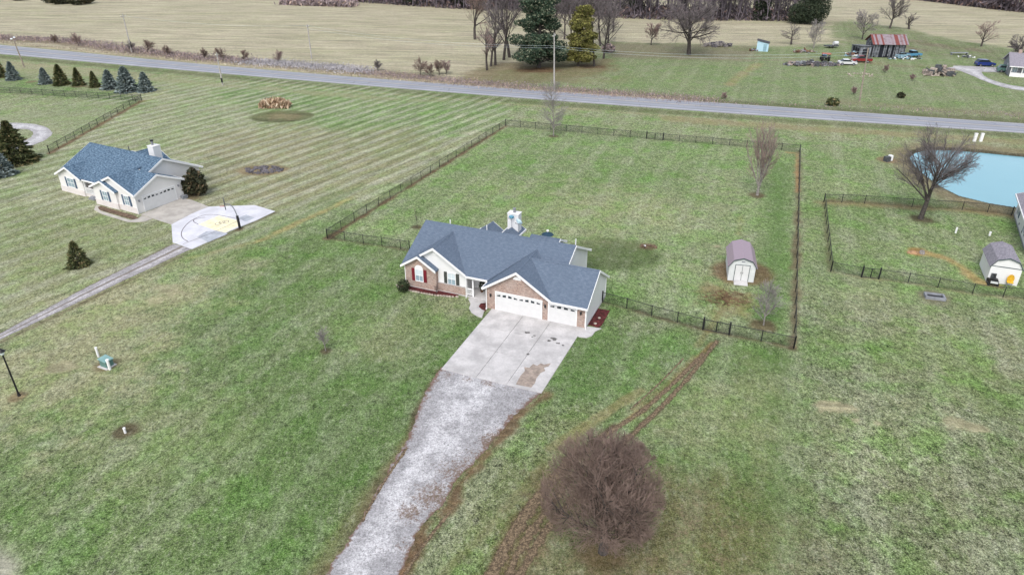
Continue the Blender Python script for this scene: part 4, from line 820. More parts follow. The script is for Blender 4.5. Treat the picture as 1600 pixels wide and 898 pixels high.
def seg_mesh(name, segs, mat, parent, sides=3):
    A = np.array(segs, dtype=np.float64); p0, p1, r0, r1 = A[:, :3], A[:, 3:6], A[:, 6], A[:, 7]
    d = p1-p0; d /= (np.linalg.norm(d, axis=1)[:, None]+1e-9); ref = np.where(np.abs(d[:, 2:3]) > .9, [[1., 0, 0]], [[0, 0, 1.]])
    u = np.cross(d, ref); u /= np.linalg.norm(u, axis=1)[:, None]; w_ = np.cross(d, u); V = []
    for P, r_ in ((p0, r0), (p1, r1)):
        for k in range(sides): t = 2*math.pi*k/sides; V.append(P+(u*math.cos(t)+w_*math.sin(t))*r_[:, None])
    V = np.stack(V, 1).reshape(-1, 3); N = len(A); b0 = np.arange(N)[:, None]*2*sides; F = []
    for k in range(sides): j = (k+1) % sides; F.append(np.concatenate([b0+k, b0+j, b0+sides+j, b0+sides+k], 1))
    return raw_mesh(name, V, np.stack(F, 1).reshape(-1, 4), mat, parent)
def grow_tree(seed, h, env, levels, r0, fork=.16, lean=(0, 0), trunk_len=None, split=2):
    """levels: list of (children, angle deg, length ratio, upward pull). Returns thick and thin segments."""
    rnd = random.Random(seed); thick = []; thin = []
    def perp(d):
        v = Vector((rnd.gauss(0, 1), rnd.gauss(0, 1), rnd.gauss(0, 1))); v -= d*v.dot(d)
        return v.normalized() if v.length > 1e-6 else d.orthogonal().normalized()
    def go(p, d, L, r_, lev):
        n_ = 4 if lev == 0 else 3 if lev < 3 else 2; up = levels[min(lev, len(levels)-1)][3]; pts = [(p.copy(), d.copy(), r_)]; q = p.copy()
        for i in range(n_):
            d = (d + perp(d)*rnd.uniform(0, .16) + Vector((0, 0, up))/n_).normalized(); e = q + d*L/n_; ra = r_*(1-.75*(i+1)/n_)+.002
            if env and lev > 0 and not env(e): 
                if i == 0: return
                (thick if lev < split else thin).append((*q, *e, pts[-1][2], ra*.6)); pts.append((e.copy(), d.copy(), ra)); break
            (thick if lev < split else thin).append((*q, *e, pts[-1][2], ra)); q = e; pts.append((q.copy(), d.copy(), ra))
        if lev >= len(levels): return
        nch, ang, ratio, _ = levels[lev]; f0 = fork if lev == 0 else .12
        for c_ in range(nch):
            t = f0+(1-f0)*((c_+rnd.random())/nch); k = min(len(pts)-2, int(t*(len(pts)-1))); fr = t*(len(pts)-1)-k; fr = min(1, fr)
            b0 = pts[k][0].lerp(pts[k+1][0], fr); dd = pts[k][1]; a_ = R(ang)*rnd.uniform(.6, 1.3); nd = (dd*math.cos(a_)+perp(dd)*math.sin(a_)).normalized()
            go(b0, nd, L*ratio*rnd.uniform(.7, 1.15)*(1.1-.45*t), max(.004, pts[k][2]*.44), lev+1)
    go(Vector((0, 0, 0)), Vector((lean[0], lean[1], 1)).normalized(), trunk_len or h*.95, r0, 0)
    return thick, thin
def bare_tree(name, loc, h, env, levels, r0, label, tm='twig_grey', bm='bark', grp=None, seed=1, cat='tree', thin_r=None, scale=1, **k):
    T = empty(name, loc, random.Random(seed).uniform(0, 6), label, cat, grp); a, b_ = grow_tree(seed, h, env, levels, r0, **k)
    seg_mesh('trunk', a, bm, T, 6)
    if b_:
        B = np.array(b_); 
        if thin_r: B[:, 6] = np.maximum(B[:, 6], thin_r); B[:, 7] = np.maximum(B[:, 7], thin_r*.8)
        seg_mesh('crown', B, tm, T, 3)
    return T
def ell(cx, cz, rx, rz, rnd=0.08, seed=0):
    q = random.Random(seed); return lambda p: (p.x/rx)**2+(p.y/rx)**2+((p.z-cz)/rz)**2 < 1+q.uniform(-rnd, rnd)

rng = np.random.RandomState(9)
leaves_obj('foliage', clump_pts([(0, 0, .75, .38, .45)], 260, rng), .09, 'boxwood', PP, .3, rng)
# ================================================================== neighbour's house on the left
O2 = G(216, 335); Y2 = R(-28.5); M2 = Matrix.Translation(O2) @ Matrix.Rotation(Y2, 4, 'Z'); I2 = M2.inverted()
def H2G(u, v): q = I2 @ G(u, v); return (q.x, q.y)
N2 = empty('neighbour_house', O2, Y2, 'white sided house with mottled blue shingle roof and side garage', 'house')
roof = MB(); trim = MB()
gable(roof, trim, 'x', -18.2, -2.1, 0.8, 12.9, 2.6, 5.5, eaves=((-12.2, -8.8), 1), cuts=([(-18.2, .8), (-15.1, 3.76), (-12.2, .8), (-8.75, .8), (-4.21, 5.0), (-4.1, 3.6), (-2.6, 3.0), (-2.1, 3.0), (-2.1, 6.85), (-18.2, 6.85)], None))
gable(roof, trim, 'y', -0.12, 5.2, -8.75, 0.32, 2.68, 4.62, ends=(1, 0), eaves=(0, 0), cuts=(None, [(.32, -.12), (-4.215, -.12), (-4.215, 5.2), (-3.9, 3.9)]))
gable(roof, trim, 'x', -4.3, 0.34, -0.28, 7.75, 2.685, 4.52, ends=(0, 1), eaves=(0, (-2.0, .36)), cuts=([(.34, -.28), (.34, 3.735), (-4.1, 3.735)], None))
gable(roof, trim, 'y', -0.42, 1.2, -8.8, -3.35, 2.62, 3.78, ends=(1, 0), eaves=(0, 0))
gable(roof, trim, 'y', 0.5, 4.4, -18.0, -12.2, 2.66, 4.02, ends=(1, 0), eaves=(0, 0))
gable(roof, trim, 'y', 7.6, 11.9, -13.2, -7.4, 3.0, 4.75, ends=(0, 1))
roof.build('roof', 'shingle_blue', N2); trim.build('fascia', 'white_trim', N2)
wl = MB()
def mp2(x0, x1, y0, y1): mainprism(x0, x1, y0, y1, 6.85, 5.5, .8, 12.9, 2.6, wl)
mp2(-17.85, -12.4, 1.4, 12.5); mp2(-12.398, -8.4, 3.0, 12.5); mp2(-8.398, -2.45, 1.2, 12.5)
wl.prism([(-8.4, 0), (-8.4, 2.60), (-4.21, 4.42), (0, 2.60), (0, 0)], 'y', 0.15, 5.0)
wl.prism([(0.151, 0), (0.151, 2.62), (3.74, 4.33), (7.4, 2.60), (7.4, 0)], 'x', -5.0, 0.002)
wl.prism([(-17.85, 0), (-17.85, 2.55), (-15.1, 3.84), (-12.4, 2.55), (-12.4, 0)], 'y', .85, 2.2)
wl.prism([(-8.45, .8), (-8.45, 2.5), (-6.08, 3.6), (-3.7, 2.5), (-3.7, .8)], 'y', -.12, .149); wl.box((-12.8, 11, 0), (-7.8, 11.7, 2.8))
wl.build('wall', 'siding_cream', N2)
q = MB(); q.box((-8.5, -.16, 0), (-3.66, .148, .8)); q.box((-3.659, .06, 0), (0.03, .149, .8)); q.build('brick_veneer', 'brick_pale', N2); q = MB(); q.box((-17.88, .78, 0), (-12.4, .848, .8)); q.build('brick_veneer', 'brick_pale', N2)
GM = Matrix.Translation((0.03, 0, 0)) @ Matrix.Rotation(R(90), 4, 'Z')
garage_door(N2, 1.12, 6.1, 2.1, 0.0, M0=GM, nwin=8)
wall_lamp(N2, .005, .55, 1.7, R(90), 'mid_grey'); wall_lamp(N2, .005, 6.75, 1.9, R(90), 'mid_grey')
window(N2, -6.0, -.12, .95, 1.0, 1.25, shutter='shutter_blue', lower='pane'); window(N2, -1.9, .15, .95, .9, 1.25, shutter='shutter_blue', lower='pane'); window(N2, -15.1, .85, 1.0, 1.5, 1.25, shutter='shutter_blue', lower='pane', cols=2)
q = MB(); q.box((-12.39, 1.0, 0), (-8.5, 3.0, .42)); q.build('porch_floor', 'brick_pale', N2)
q = MB(); q.box((-12.35, 1.02, 1.25), (-8.5, 1.10, 1.33)); q.box((-12.35, 1.03, .5), (-8.5, 1.09, .56))
for k in range(26): x = -12.3+k*.15; q.box((x-.03, 1.04, .561), (x+.03, 1.08, 1.249))
q.build('porch_railing', 'white_trim', N2)
for x in (-12.3, -8.56): MB().box((x-.08, 1.0, .421), (x+.08, 1.16, 2.42)).build('porch_post', 'white_trim', N2)
q = MB(); q.box((-11.1, .35, .0), (-9.8, .995, .2)); q.box((-11.1, .65, .201), (-9.8, .996, .34)); q.build('porch_steps', 'mid_grey', N2)
q = MB(); q.box((-9.8, 2.93, .43), (-8.95, 2.998, 2.35)); q.build('front_door', 'mid_grey', N2)
ch = MB(); ch.box((-7.9, 8.9, 3), (-6.7, 10.1, 5.85)); ch.box((-7.95, 8.85, 5.851), (-6.65, 10.15, 5.93)); cho = ch.build('chimney', 'siding_white', N2)
q = MB(); q.tube((-7.5, 9.5, 5.93), (-7.5, 9.5, 6.5), .16); q.build('flue', 'mid_grey', cho); q = MB(); q.tube((-7.5, 9.5, 6.5), (-7.5, 9.5, 6.68), .24); q.build('flue_cap', 'black_metal', cho)
pipe(N2, -11.4, 8.3, 4.4, 5.45, mat='dark_grey'); MB().box((-18.27, 6.6, 5.1), (-18.2, 7.1, 5.15)).build('gable_vent', 'white_trim', N2)
MB().tube((0.12, .02, .1), (0.12, .02, 2.5), .045).build('downspout', 'white_trim', N2)
q = MB(M2); bedp = [H2G(*p) for p in ((158, 322.5), (210, 337), (216, 341), (209, 343.5), (155, 328), (153, 324))]; q.prism(bedp, 'z', -.02, .06); tag(q.build('garden_bed', 'soil'), 'dark soil bed below the front windows of the blue roofed house', 'garden bed')
q = MB(M2); q.prism([H2G(*p) for p in ((150, 321), (157, 322), (153, 325), (158, 330), (205, 344.5), (217, 341.5), (222, 337), (238, 342), (226, 346.5), (212, 347.5), (200, 347), (160, 335), (147, 328))], 'z', -.05, .05)
struct(q.build('footpath', 'concrete_warm'))
q = MB(M2); q.prism([H2G(*p) for p in ((220, 335.5), (284, 309.5), (300, 313), (326, 323), (300, 334), (268, 351), (240, 342))], 'z', -.05, .055); struct(q.build('driveway', 'concrete_warm'))
# basketball court slab with faded key and painted lines
q = MB(); cp = shift([(268, 351.2), (300, 334.2), (326, 323.3), (398, 321), (430, 330.5), (402, 344), (360, 361), (330, 376), (300, 389.5), (270, 379)])
q.prism([(p.x, p.y) for p in cp], 'z', -.05, .05, 0)
def flat(px, z0, z1, mi): q.prism([(G(*p).x, G(*p).y) for p in px], 'z', z0, z1, mi)
flat([(310, 351), (342, 337.5), (372, 345), (376, 352), (352, 364), (336, 360)], .0505, .054, 1)
flat([(308, 371), (322, 362), (346, 361), (356, 366), (325, 379), (318, 375)], .0505, .0535, 2)
flat([(371, 341), (385, 336), (398, 341), (384, 347)], .0505, .0535, 2)
def arc_line(px, mi=3, wd=.05):
    P = [G(*p) for p in px]; A = smoothp(np.array([(p.x, p.y) for p in P]), 3)
    for a, b_ in zip(A[:-1], A[1:]):
        d = (b_-a)/max(1e-6, np.linalg.norm(b_-a)); w_ = np.array([-d[1], d[0]])*wd; b_ = b_+d*.02
        q.prism([tuple(a+w_), tuple(a-w_), tuple(b_-w_), tuple(b_+w_)], 'z', .0545, .058, mi)
arc_line([(294, 378), (284, 372), (283, 362), (293, 349), (308, 340), (325, 335), (345, 337), (375, 343)]); arc_line([(310, 351), (302, 347), (303, 343), (320, 340)]); arc_line([(286, 382), (320, 369), (350, 356), (375, 344)], 3, .035)
for cx, cy in ((341, 350), (347, 348), (353, 347)):
    c0 = G(cx, cy); ring = [(c0.x+.42*math.cos(t), c0.y+.42*math.sin(t)) for t in [k*math.pi/7 for k in range(15)]]
    for a, b_ in zip(ring[:-1], ring[1:]): q.prism([a, b_, (b_[0]*.8+c0.x*.2, b_[1]*.8+c0.y*.2), (a[0]*.8+c0.x*.2, a[1]*.8+c0.y*.2)], 'z', .0546, .0575, 3)
struct(q.build('basketball_court', ['court_concrete', 'court_yellow', 'court_patch', 'court_line']))
# hoop
bp = G(375, 357); BH = empty('basketball_hoop', bp, 0, 'basketball hoop on a padded grey pole at the edge of the court', 'basketball hoop')
MB().tube((0, 0, 0), (-.05, 0, 1.75), .17, .17, 8).build('pole_pad', 'black_metal', BH); q = MB(); q.path([(-.05, 0, 1.75), (-.2, 0, 2.5), (-.45, .1, 2.95), (-.9, .2, 3.2), (-1.35, .3, 3.2)], .07, 8); q.build('pole', 'mid_grey', BH)
q = MB(Matrix.Translation((-1.5, .35, 3.15)) @ Matrix.Rotation(R(-65), 4, 'Z')); q.box((-.75, -.03, -.42), (.75, .03, .58)); q.build('backboard', 'pane', BH)
q = MB(Matrix.Translation((-1.5, .35, 3.15)) @ Matrix.Rotation(R(-65), 4, 'Z')); q.box((-.8, -.05, -.47), (.8, .05, -.421)); q.box((-.8, -.05, .581), (.8, .05, .63)); q.box((-.8, -.05, -.42), (-.751, .05, .58)); q.box((.751, -.05, -.42), (.8, .05, .58)); q.build('board_frame', 'dark_grey', BH)
q = MB(); c0 = Vector((-1.95, .5, 2.85)); rp = [c0+Vector((.23*math.cos(t), .23*math.sin(t), 0)) for t in [k*math.pi/6 for k in range(13)]]; q.path(rp, .02, 5); q.tube((-1.55, .37, 2.85), (-1.75, .43, 2.85), .03); q.build('rim', 'orange_paint', BH)
q = MB(); q.box((-.4, -.25, 0), (.4, .25, .35)); q.box((-.42, -.27, .351), (.42, .27, .40)); o = q.build('storage_box', 'mid_grey'); o.location = M2 @ Vector((.5, 7.0, .055)); o.rotation_euler = (0, 0, Y2+R(90)); tag(o, 'small grey box beside the side garage by the dark bush', 'storage box')

# ================================================================== corner of the right-hand neighbour
RM = G(1584, 336); ry = math.atan2(88.69-76.42, 67.53-61.2)    # wall runs along this direction towards the back
RH = empty('side_house', RM, ry, 'white vinyl sided house cut off by the right edge of the photo', 'house')
w_ = MB(); w_.prism([(0, 0), (-9.5, 0), (-9.5, 2.75), (-4.75, 4.9), (0, 2.75)], 'x', -14.5, 0); w_.build('wall', 'siding_white', RH)
roof = MB(); trim = MB(); gable(roof, trim, 'x', -14.9, 0.5, -9.95, 0.45, 2.76, 5.02); roof.build('roof', 'shingle_grey', RH); trim.build('fascia', 'white_trim', RH)
window(RH, -2.6, .005, .9, .9, 1.3, rz=math.pi, shutter='shutter_blue'); window(RH, -9.0, .005, .9, .9, 1.3, rz=math.pi, shutter='shutter_blue')
for x in (-5.2, -8): MB().box((x, .002, .5), (x+.25, .08, .75)).build('wall_vent', 'mid_grey', RH)
q = MB(); q.box((-14.5, .001, 0), (0, .03, .2)); q.build('foundation', 'mid_grey', RH)

# ================================================================== sheds
def barn_shed(name, base, rz, wd, ln, eave, top, wallm, roofm, trimm, label, knee=.28):
    T = empty(name, base, rz, label, 'shed'); h = wd/2; kx = h-wd*knee*.55; kz = eave+(top-eave)*.68
    prof = [(-h, 0), (h, 0), (h, eave), (kx, kz), (0, top), (-kx, kz), (-h, eave)]
    q = MB(); q.prism(prof, 'y', 0, ln); q.build('wall', wallm, T)
    q = MB(); o_ = .10
    for s_ in (-1, 1):
        P = [(s_*(h+.14), eave-.10), (s_*(kx+.03), kz+.02), (s_*(kx+.05), kz+.10), (s_*(h+.2), eave-.04)]
        if s_ < 0: P = P[::-1]
        q.prism(P, 'y', -o_, ln+o_)
        P = [(s_*kx, kz+.02), (s_*.0, top+.02), (0, top+.10), (s_*(kx+.05), kz+.10)]
        if s_ < 0: P = P[::-1]
        q.prism(P, 'y', -o_, ln+o_)
    q.build('roof', roofm, T)
    q = MB(); pr = [(h+.14, eave-.10), (kx+.03, kz+.02), (0, top+.02), (-kx-.03, kz+.02), (-h-.14, eave-.10)]
    for (a, b_) in zip(pr[:-1], pr[1:]):
        q.prism([(a[0], a[1]+.07), (b_[0], b_[1]+.07), (b_[0], b_[1]-.05), (a[0], a[1]-.05)], 'y', -o_-.03, -o_-.001)
    q.build('rake_trim', trimm, T); return T, h, eave, top
a, b_ = G(1136.5, 437.5), G(1177, 441.5); sw = (b_-a).length; c0 = (a+b_)/2; srz = math.atan2(b_.y-a.y, b_.x-a.x)
T, h, ev, tp = barn_shed('garden_shed', c0, srz, sw, 4.9, 1.75, 2.75, 'shed_wall', 'mauve_metal', 'shed_trim', 'cream gambrel shed with mauve metal roof inside the back yard fence')
q = MB(); dw = .72
for s_ in (-1, 1): x0, x1 = sorted((s_*.02, s_*dw)); d = MB().box((x0, -.035, .12), (x1, -.003, 1.95)).build('shed_door', 'door_white', T); MB().box((s_*.1-.02, -.07, .95), (s_*.1+.02, -.036, 1.15)).build('handle', 'black_metal', d)
q.box((-dw-.06, -.05, .06), (-dw-.001, -.002, 2.0)); q.box((dw+.001, -.05, .06), (dw+.06, -.002, 2.0)); q.box((-dw, -.05, 1.951), (dw, -.002, 2.0)); q.box((-dw, -.05, .06), (dw, -.002, .119)); q.box((-.019, -.05, .12), (.019, -.002, 1.95)); q.build('door_frame', 'shed_trim', T)
MB().box((-.18, -.03, 2.3), (.18, -.004, 2.42)).build('shed_vent', 'mid_grey', T)
q = MB(); q.prism([(-.03, 0), (-1.0, 0), (-1.0, .03), (-.03, .12)], 'x', -dw, dw); q.build('ramp', 'concrete', T)
a, b_ = G(1540.6, 439.7), G(1588.4, 447); sw = (b_-a).length; c0 = (a+b_)/2; srz = math.atan2(b_.y-a.y, b_.x-a.x)
T2, h, ev, tp = barn_shed('lawn_shed', c0, srz, sw, 4.6, 1.9, 3.0, 'siding_white', 'shingle_grey', 'shed_trim', 'white gambrel shed with grey shingle roof inside the right neighbour fence')
MB().box((-h, -.03, ev+.02), (h, -.003, ev+.09)).build('trim_board', 'shed_trim', T2)
# mower parked and yellow chair against that shed
SM = Matrix.Translation(c0) @ Matrix.Rotation(srz, 4, 'Z')
MW = empty('riding_mower', SM @ Vector((-.95, -.5, 0)), srz+R(0), 'black and white riding mower parked at the grey roofed shed', 'mower')
q = MB(); q.box((-.42, -.6, .35), (.42, .1, .62)); q.prism([(-.35, .35), (.35, .35), (.3, .8), (-.3, .8)], 'y', -.55, -.05); q.build('hood', 'black_metal', MW); MB().box((-.35, -.64, .38), (.35, -.601, .62)).build('grille', 'car_white', MW)
q = MB(); q.box((-.25, .1, .6), (.25, .5, .72)); q.box((-.25, .42, .72), (.25, .52, 1.1)); q.build('seat', 'dark_grey', MW); q = MB(); q.tube((0, 0, .8), (0, .1, 1.05), .02); q.tube((0, .08, 1.04), (0, .1, 1.07), .17, .17, 12); q.build('steering_wheel', 'rubber', MW)
for x in (-.42, .42):
    for y, r_ in ((-.4, .2), (.35, .28)): MB().tube((x-.08, y, r_), (x+.08, y, r_), r_, r_, 12).build('wheel', 'rubber', MW)
q = MB(); q.box((-.55, -.2, .12), (.55, .25, .28)); q.build('mower_deck', 'dark_grey', MW)
YC = empty('yellow_chair', SM @ Vector((.62, -.28, 0)), srz, 'yellow curved back chair on thin legs against the white shed', 'chair')
q = MB(); q.prism([(-.30, .5), (.30, .5), (.34, .95), (.2, 1.25), (0, 1.32), (-.2, 1.25), (-.34, .95)], 'y', .05, .10); q.build('backrest', 'yellow_paint', YC); MB().box((-.3, -.3, .46), (.3, .08, .52)).build('seat', 'yellow_paint', YC)
for x in (-.25, .25):
    for y in (-.25, .05): MB().tube((x, y, 0), (x*.9, y*.9, .46), .02).build('leg', 'mid_grey', YC)
# small blue shed far away
a, b_ = G(1184, 80.5), G(1197, 81); 
BS = empty('blue_shed', (a+b_)/2, R(-20), 'small pale blue shed with dark roof near the wide bare tree', 'shed')
q = MB(); q.prism([(-1.6, 0), (1.6, 0), (1.6, 2.3), (-1.6, 3.0)], 'y', 0, 3.0); q.build('wall', 'siding_blue', BS); q = MB(); q.prism([(-1.8, 3.08), (-1.8, 2.98), (1.8, 2.24), (1.8, 2.34)], 'y', -.2, 3.2); q.build('roof', 'shingle_dark', BS); MB().box((.2, -.04, .1), (1.1, -.002, 2.0)).build('shed_door', 'pale_blue', BS)

# ================================================================== old barn, farmhouse
a, b_ = G(1362, 90), G(1411, 91); bl = (b_-a).length; bz = math.atan2(b_.y-a.y, b_.x-a.x)
OB = empty('old_barn', a, bz, 'weathered plank barn with a striped rusty red metal roof', 'barn')
BD = 6.5; q = MB(); rs = random.Random(8)
q.box((.15, .15, 0), (bl-.15, BD-.15, 3.2), 1)
x = 0
while x < bl:
    w0 = rs.uniform(.18, .42)
    if rs.random() > .16: q.box((x, 0, rs.uniform(0, .4)), (min(bl, x+w0), .08, 3.6))
    x += w0+rs.uniform(.02, .22)
y = 0
while y < BD:
    w0 = rs.uniform(.2, .4); hh = 3.6+(1.7*(1-abs(y-BD/2)/(BD/2)))
    if rs.random() > .12: q.box((-.08, y, 0), (0, y+w0, hh)); q.box((bl, y, 0), (bl+.08, y+w0, hh))
    y += w0+rs.uniform(.02, .15)
q.build('wall', ['old_board', 'old_gap'], OB); q = MB(); t_ = MB(); gable(q, t_, 'x', -.6, bl+.6, -.5, BD+.5, 3.55, 5.7, .08, (0, 0), (0, 0)); q.build('roof', 'rusty_metal', OB)
q = MB(); q.prism([(-.4, 0), (BD+.4, 0), (BD+.4, 2.2), (-.4, 3.0)], 'x', -3.6, -.7); q.build('lean_to', 'old_board', OB); q = MB()
for y in (.3, 2.2, 4.2): q.box((-3.66, y, .0), (-3.61, y+1.4, 2.2))
q.box((-2.9, -.45, 0), (-1.2, -.401, 2.2)); q.build('opening', 'old_gap', OB)
q = MB(); q.prism([(-.7, 3.15), (BD+.7, 2.3), (BD+.7, 2.2), (-.7, 3.05)], 'x', -3.8, -.65); q.build('lean_to_roof', 'old_board', OB)
fh = G(1574, 118); FH = empty('farmhouse', fh, R(-24), 'small grey farmhouse with a porch at the far right edge', 'house')
q = MB(); q.prism([(0, 0), (9, 0), (9, 2.8), (4.5, 4.6), (0, 2.8)], 'x', 0, 12); q.build('wall', 'mid_grey', FH); roof = MB(); trim = MB(); gable(roof, trim, 'x', -.4, 12.4, -1.8, 9.4, 2.5, 4.9); roof.build('roof', 'shingle_grey', FH); trim.build('fascia', 'white_trim', FH)
for x in (.1, 2.4, 4.8): MB().box((x, -1.6, 0), (x+.14, -1.46, 2.45)).build('porch_post', 'white_trim', FH)
window(FH, 1.2, 0, .9, .9, 1.3); window(FH, 3.4, 0, .9, .9, 1.3); window(FH, 0, 3.5, .9, .9, 1.3, rz=R(-90)); q = MB(); q.box((1.5, 3.6, 3.8), (2.2, 4.3, 5.6)); q.build('chimney', 'brick_warm', FH)
q = MB(); q.box((.3, -1.4, 0), (5.2, -.9, .9)); q.build('porch_railing', 'white_trim', FH)

# ================================================================== fences
def fence(name, label, runs, h=1.2, step=3.0, rails=1, wood=False, gates=(), group=None):
    """runs: polylines in metres; each post, rail and mesh length is a part"""
    O = runs[0][0]; T = empty(name, O, 0, label, 'fence', group); Oi = Vector(O)
    done = set(); pr = .045
    for run in runs:
        for i, (a, b_) in enumerate(zip(run[:-1], run[1:])):
            a = Vector(a)-Oi; b_ = Vector(b_)-Oi; L = (b_-a).length; k = max(1, round(L/step)) if step else 1
            for j in range(k+1):
                p = a.lerp(b_, j/k); key = (round(p.x, 1), round(p.y, 1))
                if key in done: continue
                done.add(key); term = (j == 0 and i == 0) or (j == k and i == len(run)-2); r_ = pr*1.5 if term else pr
                MB().tube((p.x, p.y, 0), (p.x, p.y, h+(.12 if term else .05)), r_, r_, 6).build('post', 'black_metal', T)
            q = MB()
            for m_ in range(rails): zz = h-.04-m_*(h-.1)/max(1, rails); q.tube((a.x, a.y, zz), (b_.x, b_.y, zz), .032, .032, 5)
            q.build('rail', 'black_metal', T)
            q = MB(); u_ = (b_-a).normalized(); nrm = Vector((-u_.y, u_.x, 0))*.003
            q.poly([(a.x, a.y, .03), (b_.x, b_.y, .03), (b_.x, b_.y, h-.05), (a.x, a.y, h-.05)]); q.build('wire_mesh', 'chain_link', T)
    return T
def gate(T, a, b_, h=1.2):
    O = T.location; a = Vector(a)-O; b_ = Vector(b_)-O; u = (b_-a)*.03; q = MB()
    for s0, s1 in ((.03, .49), (.51, .97)):
        A = a.lerp(b_, s0); B = a.lerp(b_, s1); q.tube((A.x, A.y-.04, .1), (A.x, A.y-.04, h), .035, .035, 5); q.tube((B.x, B.y-.04, .1), (B.x, B.y-.04, h), .035, .035, 5); q.tube((A.x, A.y-.04, .1), (B.x, B.y-.04, .1), .03, .03, 5); q.tube((A.x, A.y-.04, h), (B.x, B.y-.04, h), .03, .03, 5)
    q.build('gate', 'black_metal', T)
    for p in (a, b_): MB().tube((p.x, p.y, 0), (p.x, p.y, h+.22), .085, .085, 8).build('gate_post', 'black_metal', T)
W_ = lambda L: [G(*p) for p in L]
YF = fence('chain_link_fence', 'black chain link fence enclosing the back yard of the brick ranch house', [W_(F_left), W_(F_back)[:1]+[G(1010, 217), G(1249, 237.5)], W_(F_right)])
# the front runs belong to the same enclosure
def add_run(T, pts, step): 
    t2 = fence('tmp', None, [pts], step=step); off = t2.location-T.location
    for c_ in [k for k in bpy.data.objects if k.parent == t2]: c_.parent = T; c_.location = off
    bpy.data.objects.remove(t2)
add_run(YF, W_(F_front), 20); add_run(YF, W_(F_small), 20); gate(YF, G(1098, 515), G(1139, 523))
gate(YF, G(1010, 217), G(1036, 219.5))
NFn = fence('chain_link_fence', 'black chain link fence around the right neighbour yard and small white shed', [W_(NF_left)]); add_run(NFn, W_(NF_back), 20); add_run(NFn, W_(NF_front), 20); gate(NFn, G(1345.7, 433), G(1372.7, 436))
fence('rail_fence', 'dark two rail fence beyond the blue roofed house running to the spruce row', [W_(LF_a), W_(LF_b)], step=2.9, rails=2, h=1.3)

# ================================================================== poles, wires, lamp, boxes
def upole(u, v, h, label, arm=1.1, lean=0.0, mat='pole_wood', grp='utility poles along the road', top=True):
    T = empty('utility_pole', G(u, v), 0, label, 'utility pole', grp); MB().tube((0, 0, 0), (lean, 0, h), .19, .12, 8).build('pole', mat, T)
    if top:
        q = MB(Tm(lean*.95, 0, h-.7, R(70))); q.box((-arm, -.06, 0), (arm, .06, .12)); q.build('crossarm', mat, T)
        for s_ in (-.9, 0, .9): MB(Tm(lean*.95, 0, h-.57, R(70))).tube((s_*arm, 0, 0), (s_*arm, 0, .22), .05).build('insulator', 'white_trim', T)
    return T
upole(206, 82, 10.4, 'grey wooden utility pole rising from the roadside brush at left', .9)
upole(487, 92, 9.0, 'thin grey utility pole against the tan field left of the pine', .6)
upole(866, 142, 12.4, 'tall pale utility pole standing before the big dark pine', .9, -.35)
upole(1343, 158, 10.9, 'leaning brown utility pole in the grass before the old barn', .3, -.7, 'pole_brown', top=False)
upole(348, 133, 7.3, 'short pale pole on the lawn side of the road', .4, -.05)
T = upole(38, 105, 7.1, 'thin brown pole with a white yard light near the left spruces', .3, -.6, 'pole_brown', top=False)
q = MB(); q.ball((-1.0, 0, 7.0), .35, .35, .2, 8, 4); q.ball((-.2, 0, 7.35), .3, .3, .2, 8, 4); q.build('lamp_head', 'lamp_glass', T)
MB().tube((0, 0, .6), (-.03, 0, 1.6), .22, .22, 8).build('pole_box', 'black_metal', [o for o in bpy.data.objects if o.get('label', '').startswith('short pale pole')][0])
def wire(a, b_, sag, label):
    a = Vector(a); b_ = Vector(b_); P = [a.lerp(b_, t/14)-Vector((0, 0, 4*sag*(t/14)*(1-t/14))) for t in range(15)]; q = MB(); q.path(P, .016, 4); tag(q.build('power_line', 'pane_light'), label, 'wire')
tp = lambda u, v, h, dx=0, o=0: G(u, v)+Vector((dx, o, h))
wire(tp(866, 142, 9.7, -.3), tp(487, 92, 8.6), 1.2, 'upper sagging wire left of the tall pale pole'); wire(tp(866, 142, 9.3, -.3), tp(487, 92, 7.9), 1.3, 'lower sagging wire left of the tall pale pole')
wire(tp(866, 142, 9.7, -.3), tp(1343, 158, 10.2, -.6), 1.3, 'upper sagging wire between pale pole and leaning brown pole'); wire(tp(866, 142, 9.3, -.3), tp(1343, 158, 9.6, -.6), 1.4, 'lower sagging wire between pale pole and leaning brown pole')
wire(tp(487, 92, 8.6), tp(206, 82, 9.9), 1.0, 'faint wire over the tan field between the two left poles')
lp = empty('street_lamp', G(30, 618), 0, 'black lamp post with white globe beside the left edge', 'lamp post')
MB().tube((0, 0, 0), (0, 0, 4.1), .075, .06, 10).build('post', 'black_metal', lp); MB().tube((0, 0, 0), (0, 0, .3), .13, .09, 10).build('base', 'black_metal', lp)
MB().tube((0, 0, 4.1), (0, 0, 4.38), .13, .21, 10).build('lamp_glass', 'lamp_glass', lp); q = MB(); q.tube((0, 0, 4.381), (0, 0, 4.62), .30, .06, 10); q.ball((0, 0, 4.64), .05, .05, .07, 8, 5); q.build('lamp_cap', 'black_metal', lp)
tb = empty('transformer_box', G(168, 571), R(-25), 'green electrical transformer cabinet with teal lid between two white posts', 'utility box')
MB().prism([(-.42, 0), (.42, 0), (.42, .62), (-.42, .75)], 'y', -.35, .35).build('cabinet', 'green_box', tb); q = MB(); q.prism([(-.48, .76), (.48, .63), (.48, .70), (-.48, .83)], 'y', -.42, .42); q.build('lid', 'teal_lid', tb); MB().box((-.6, -.55, 0), (.6, .5, .05)).build('pad', 'concrete', tb)
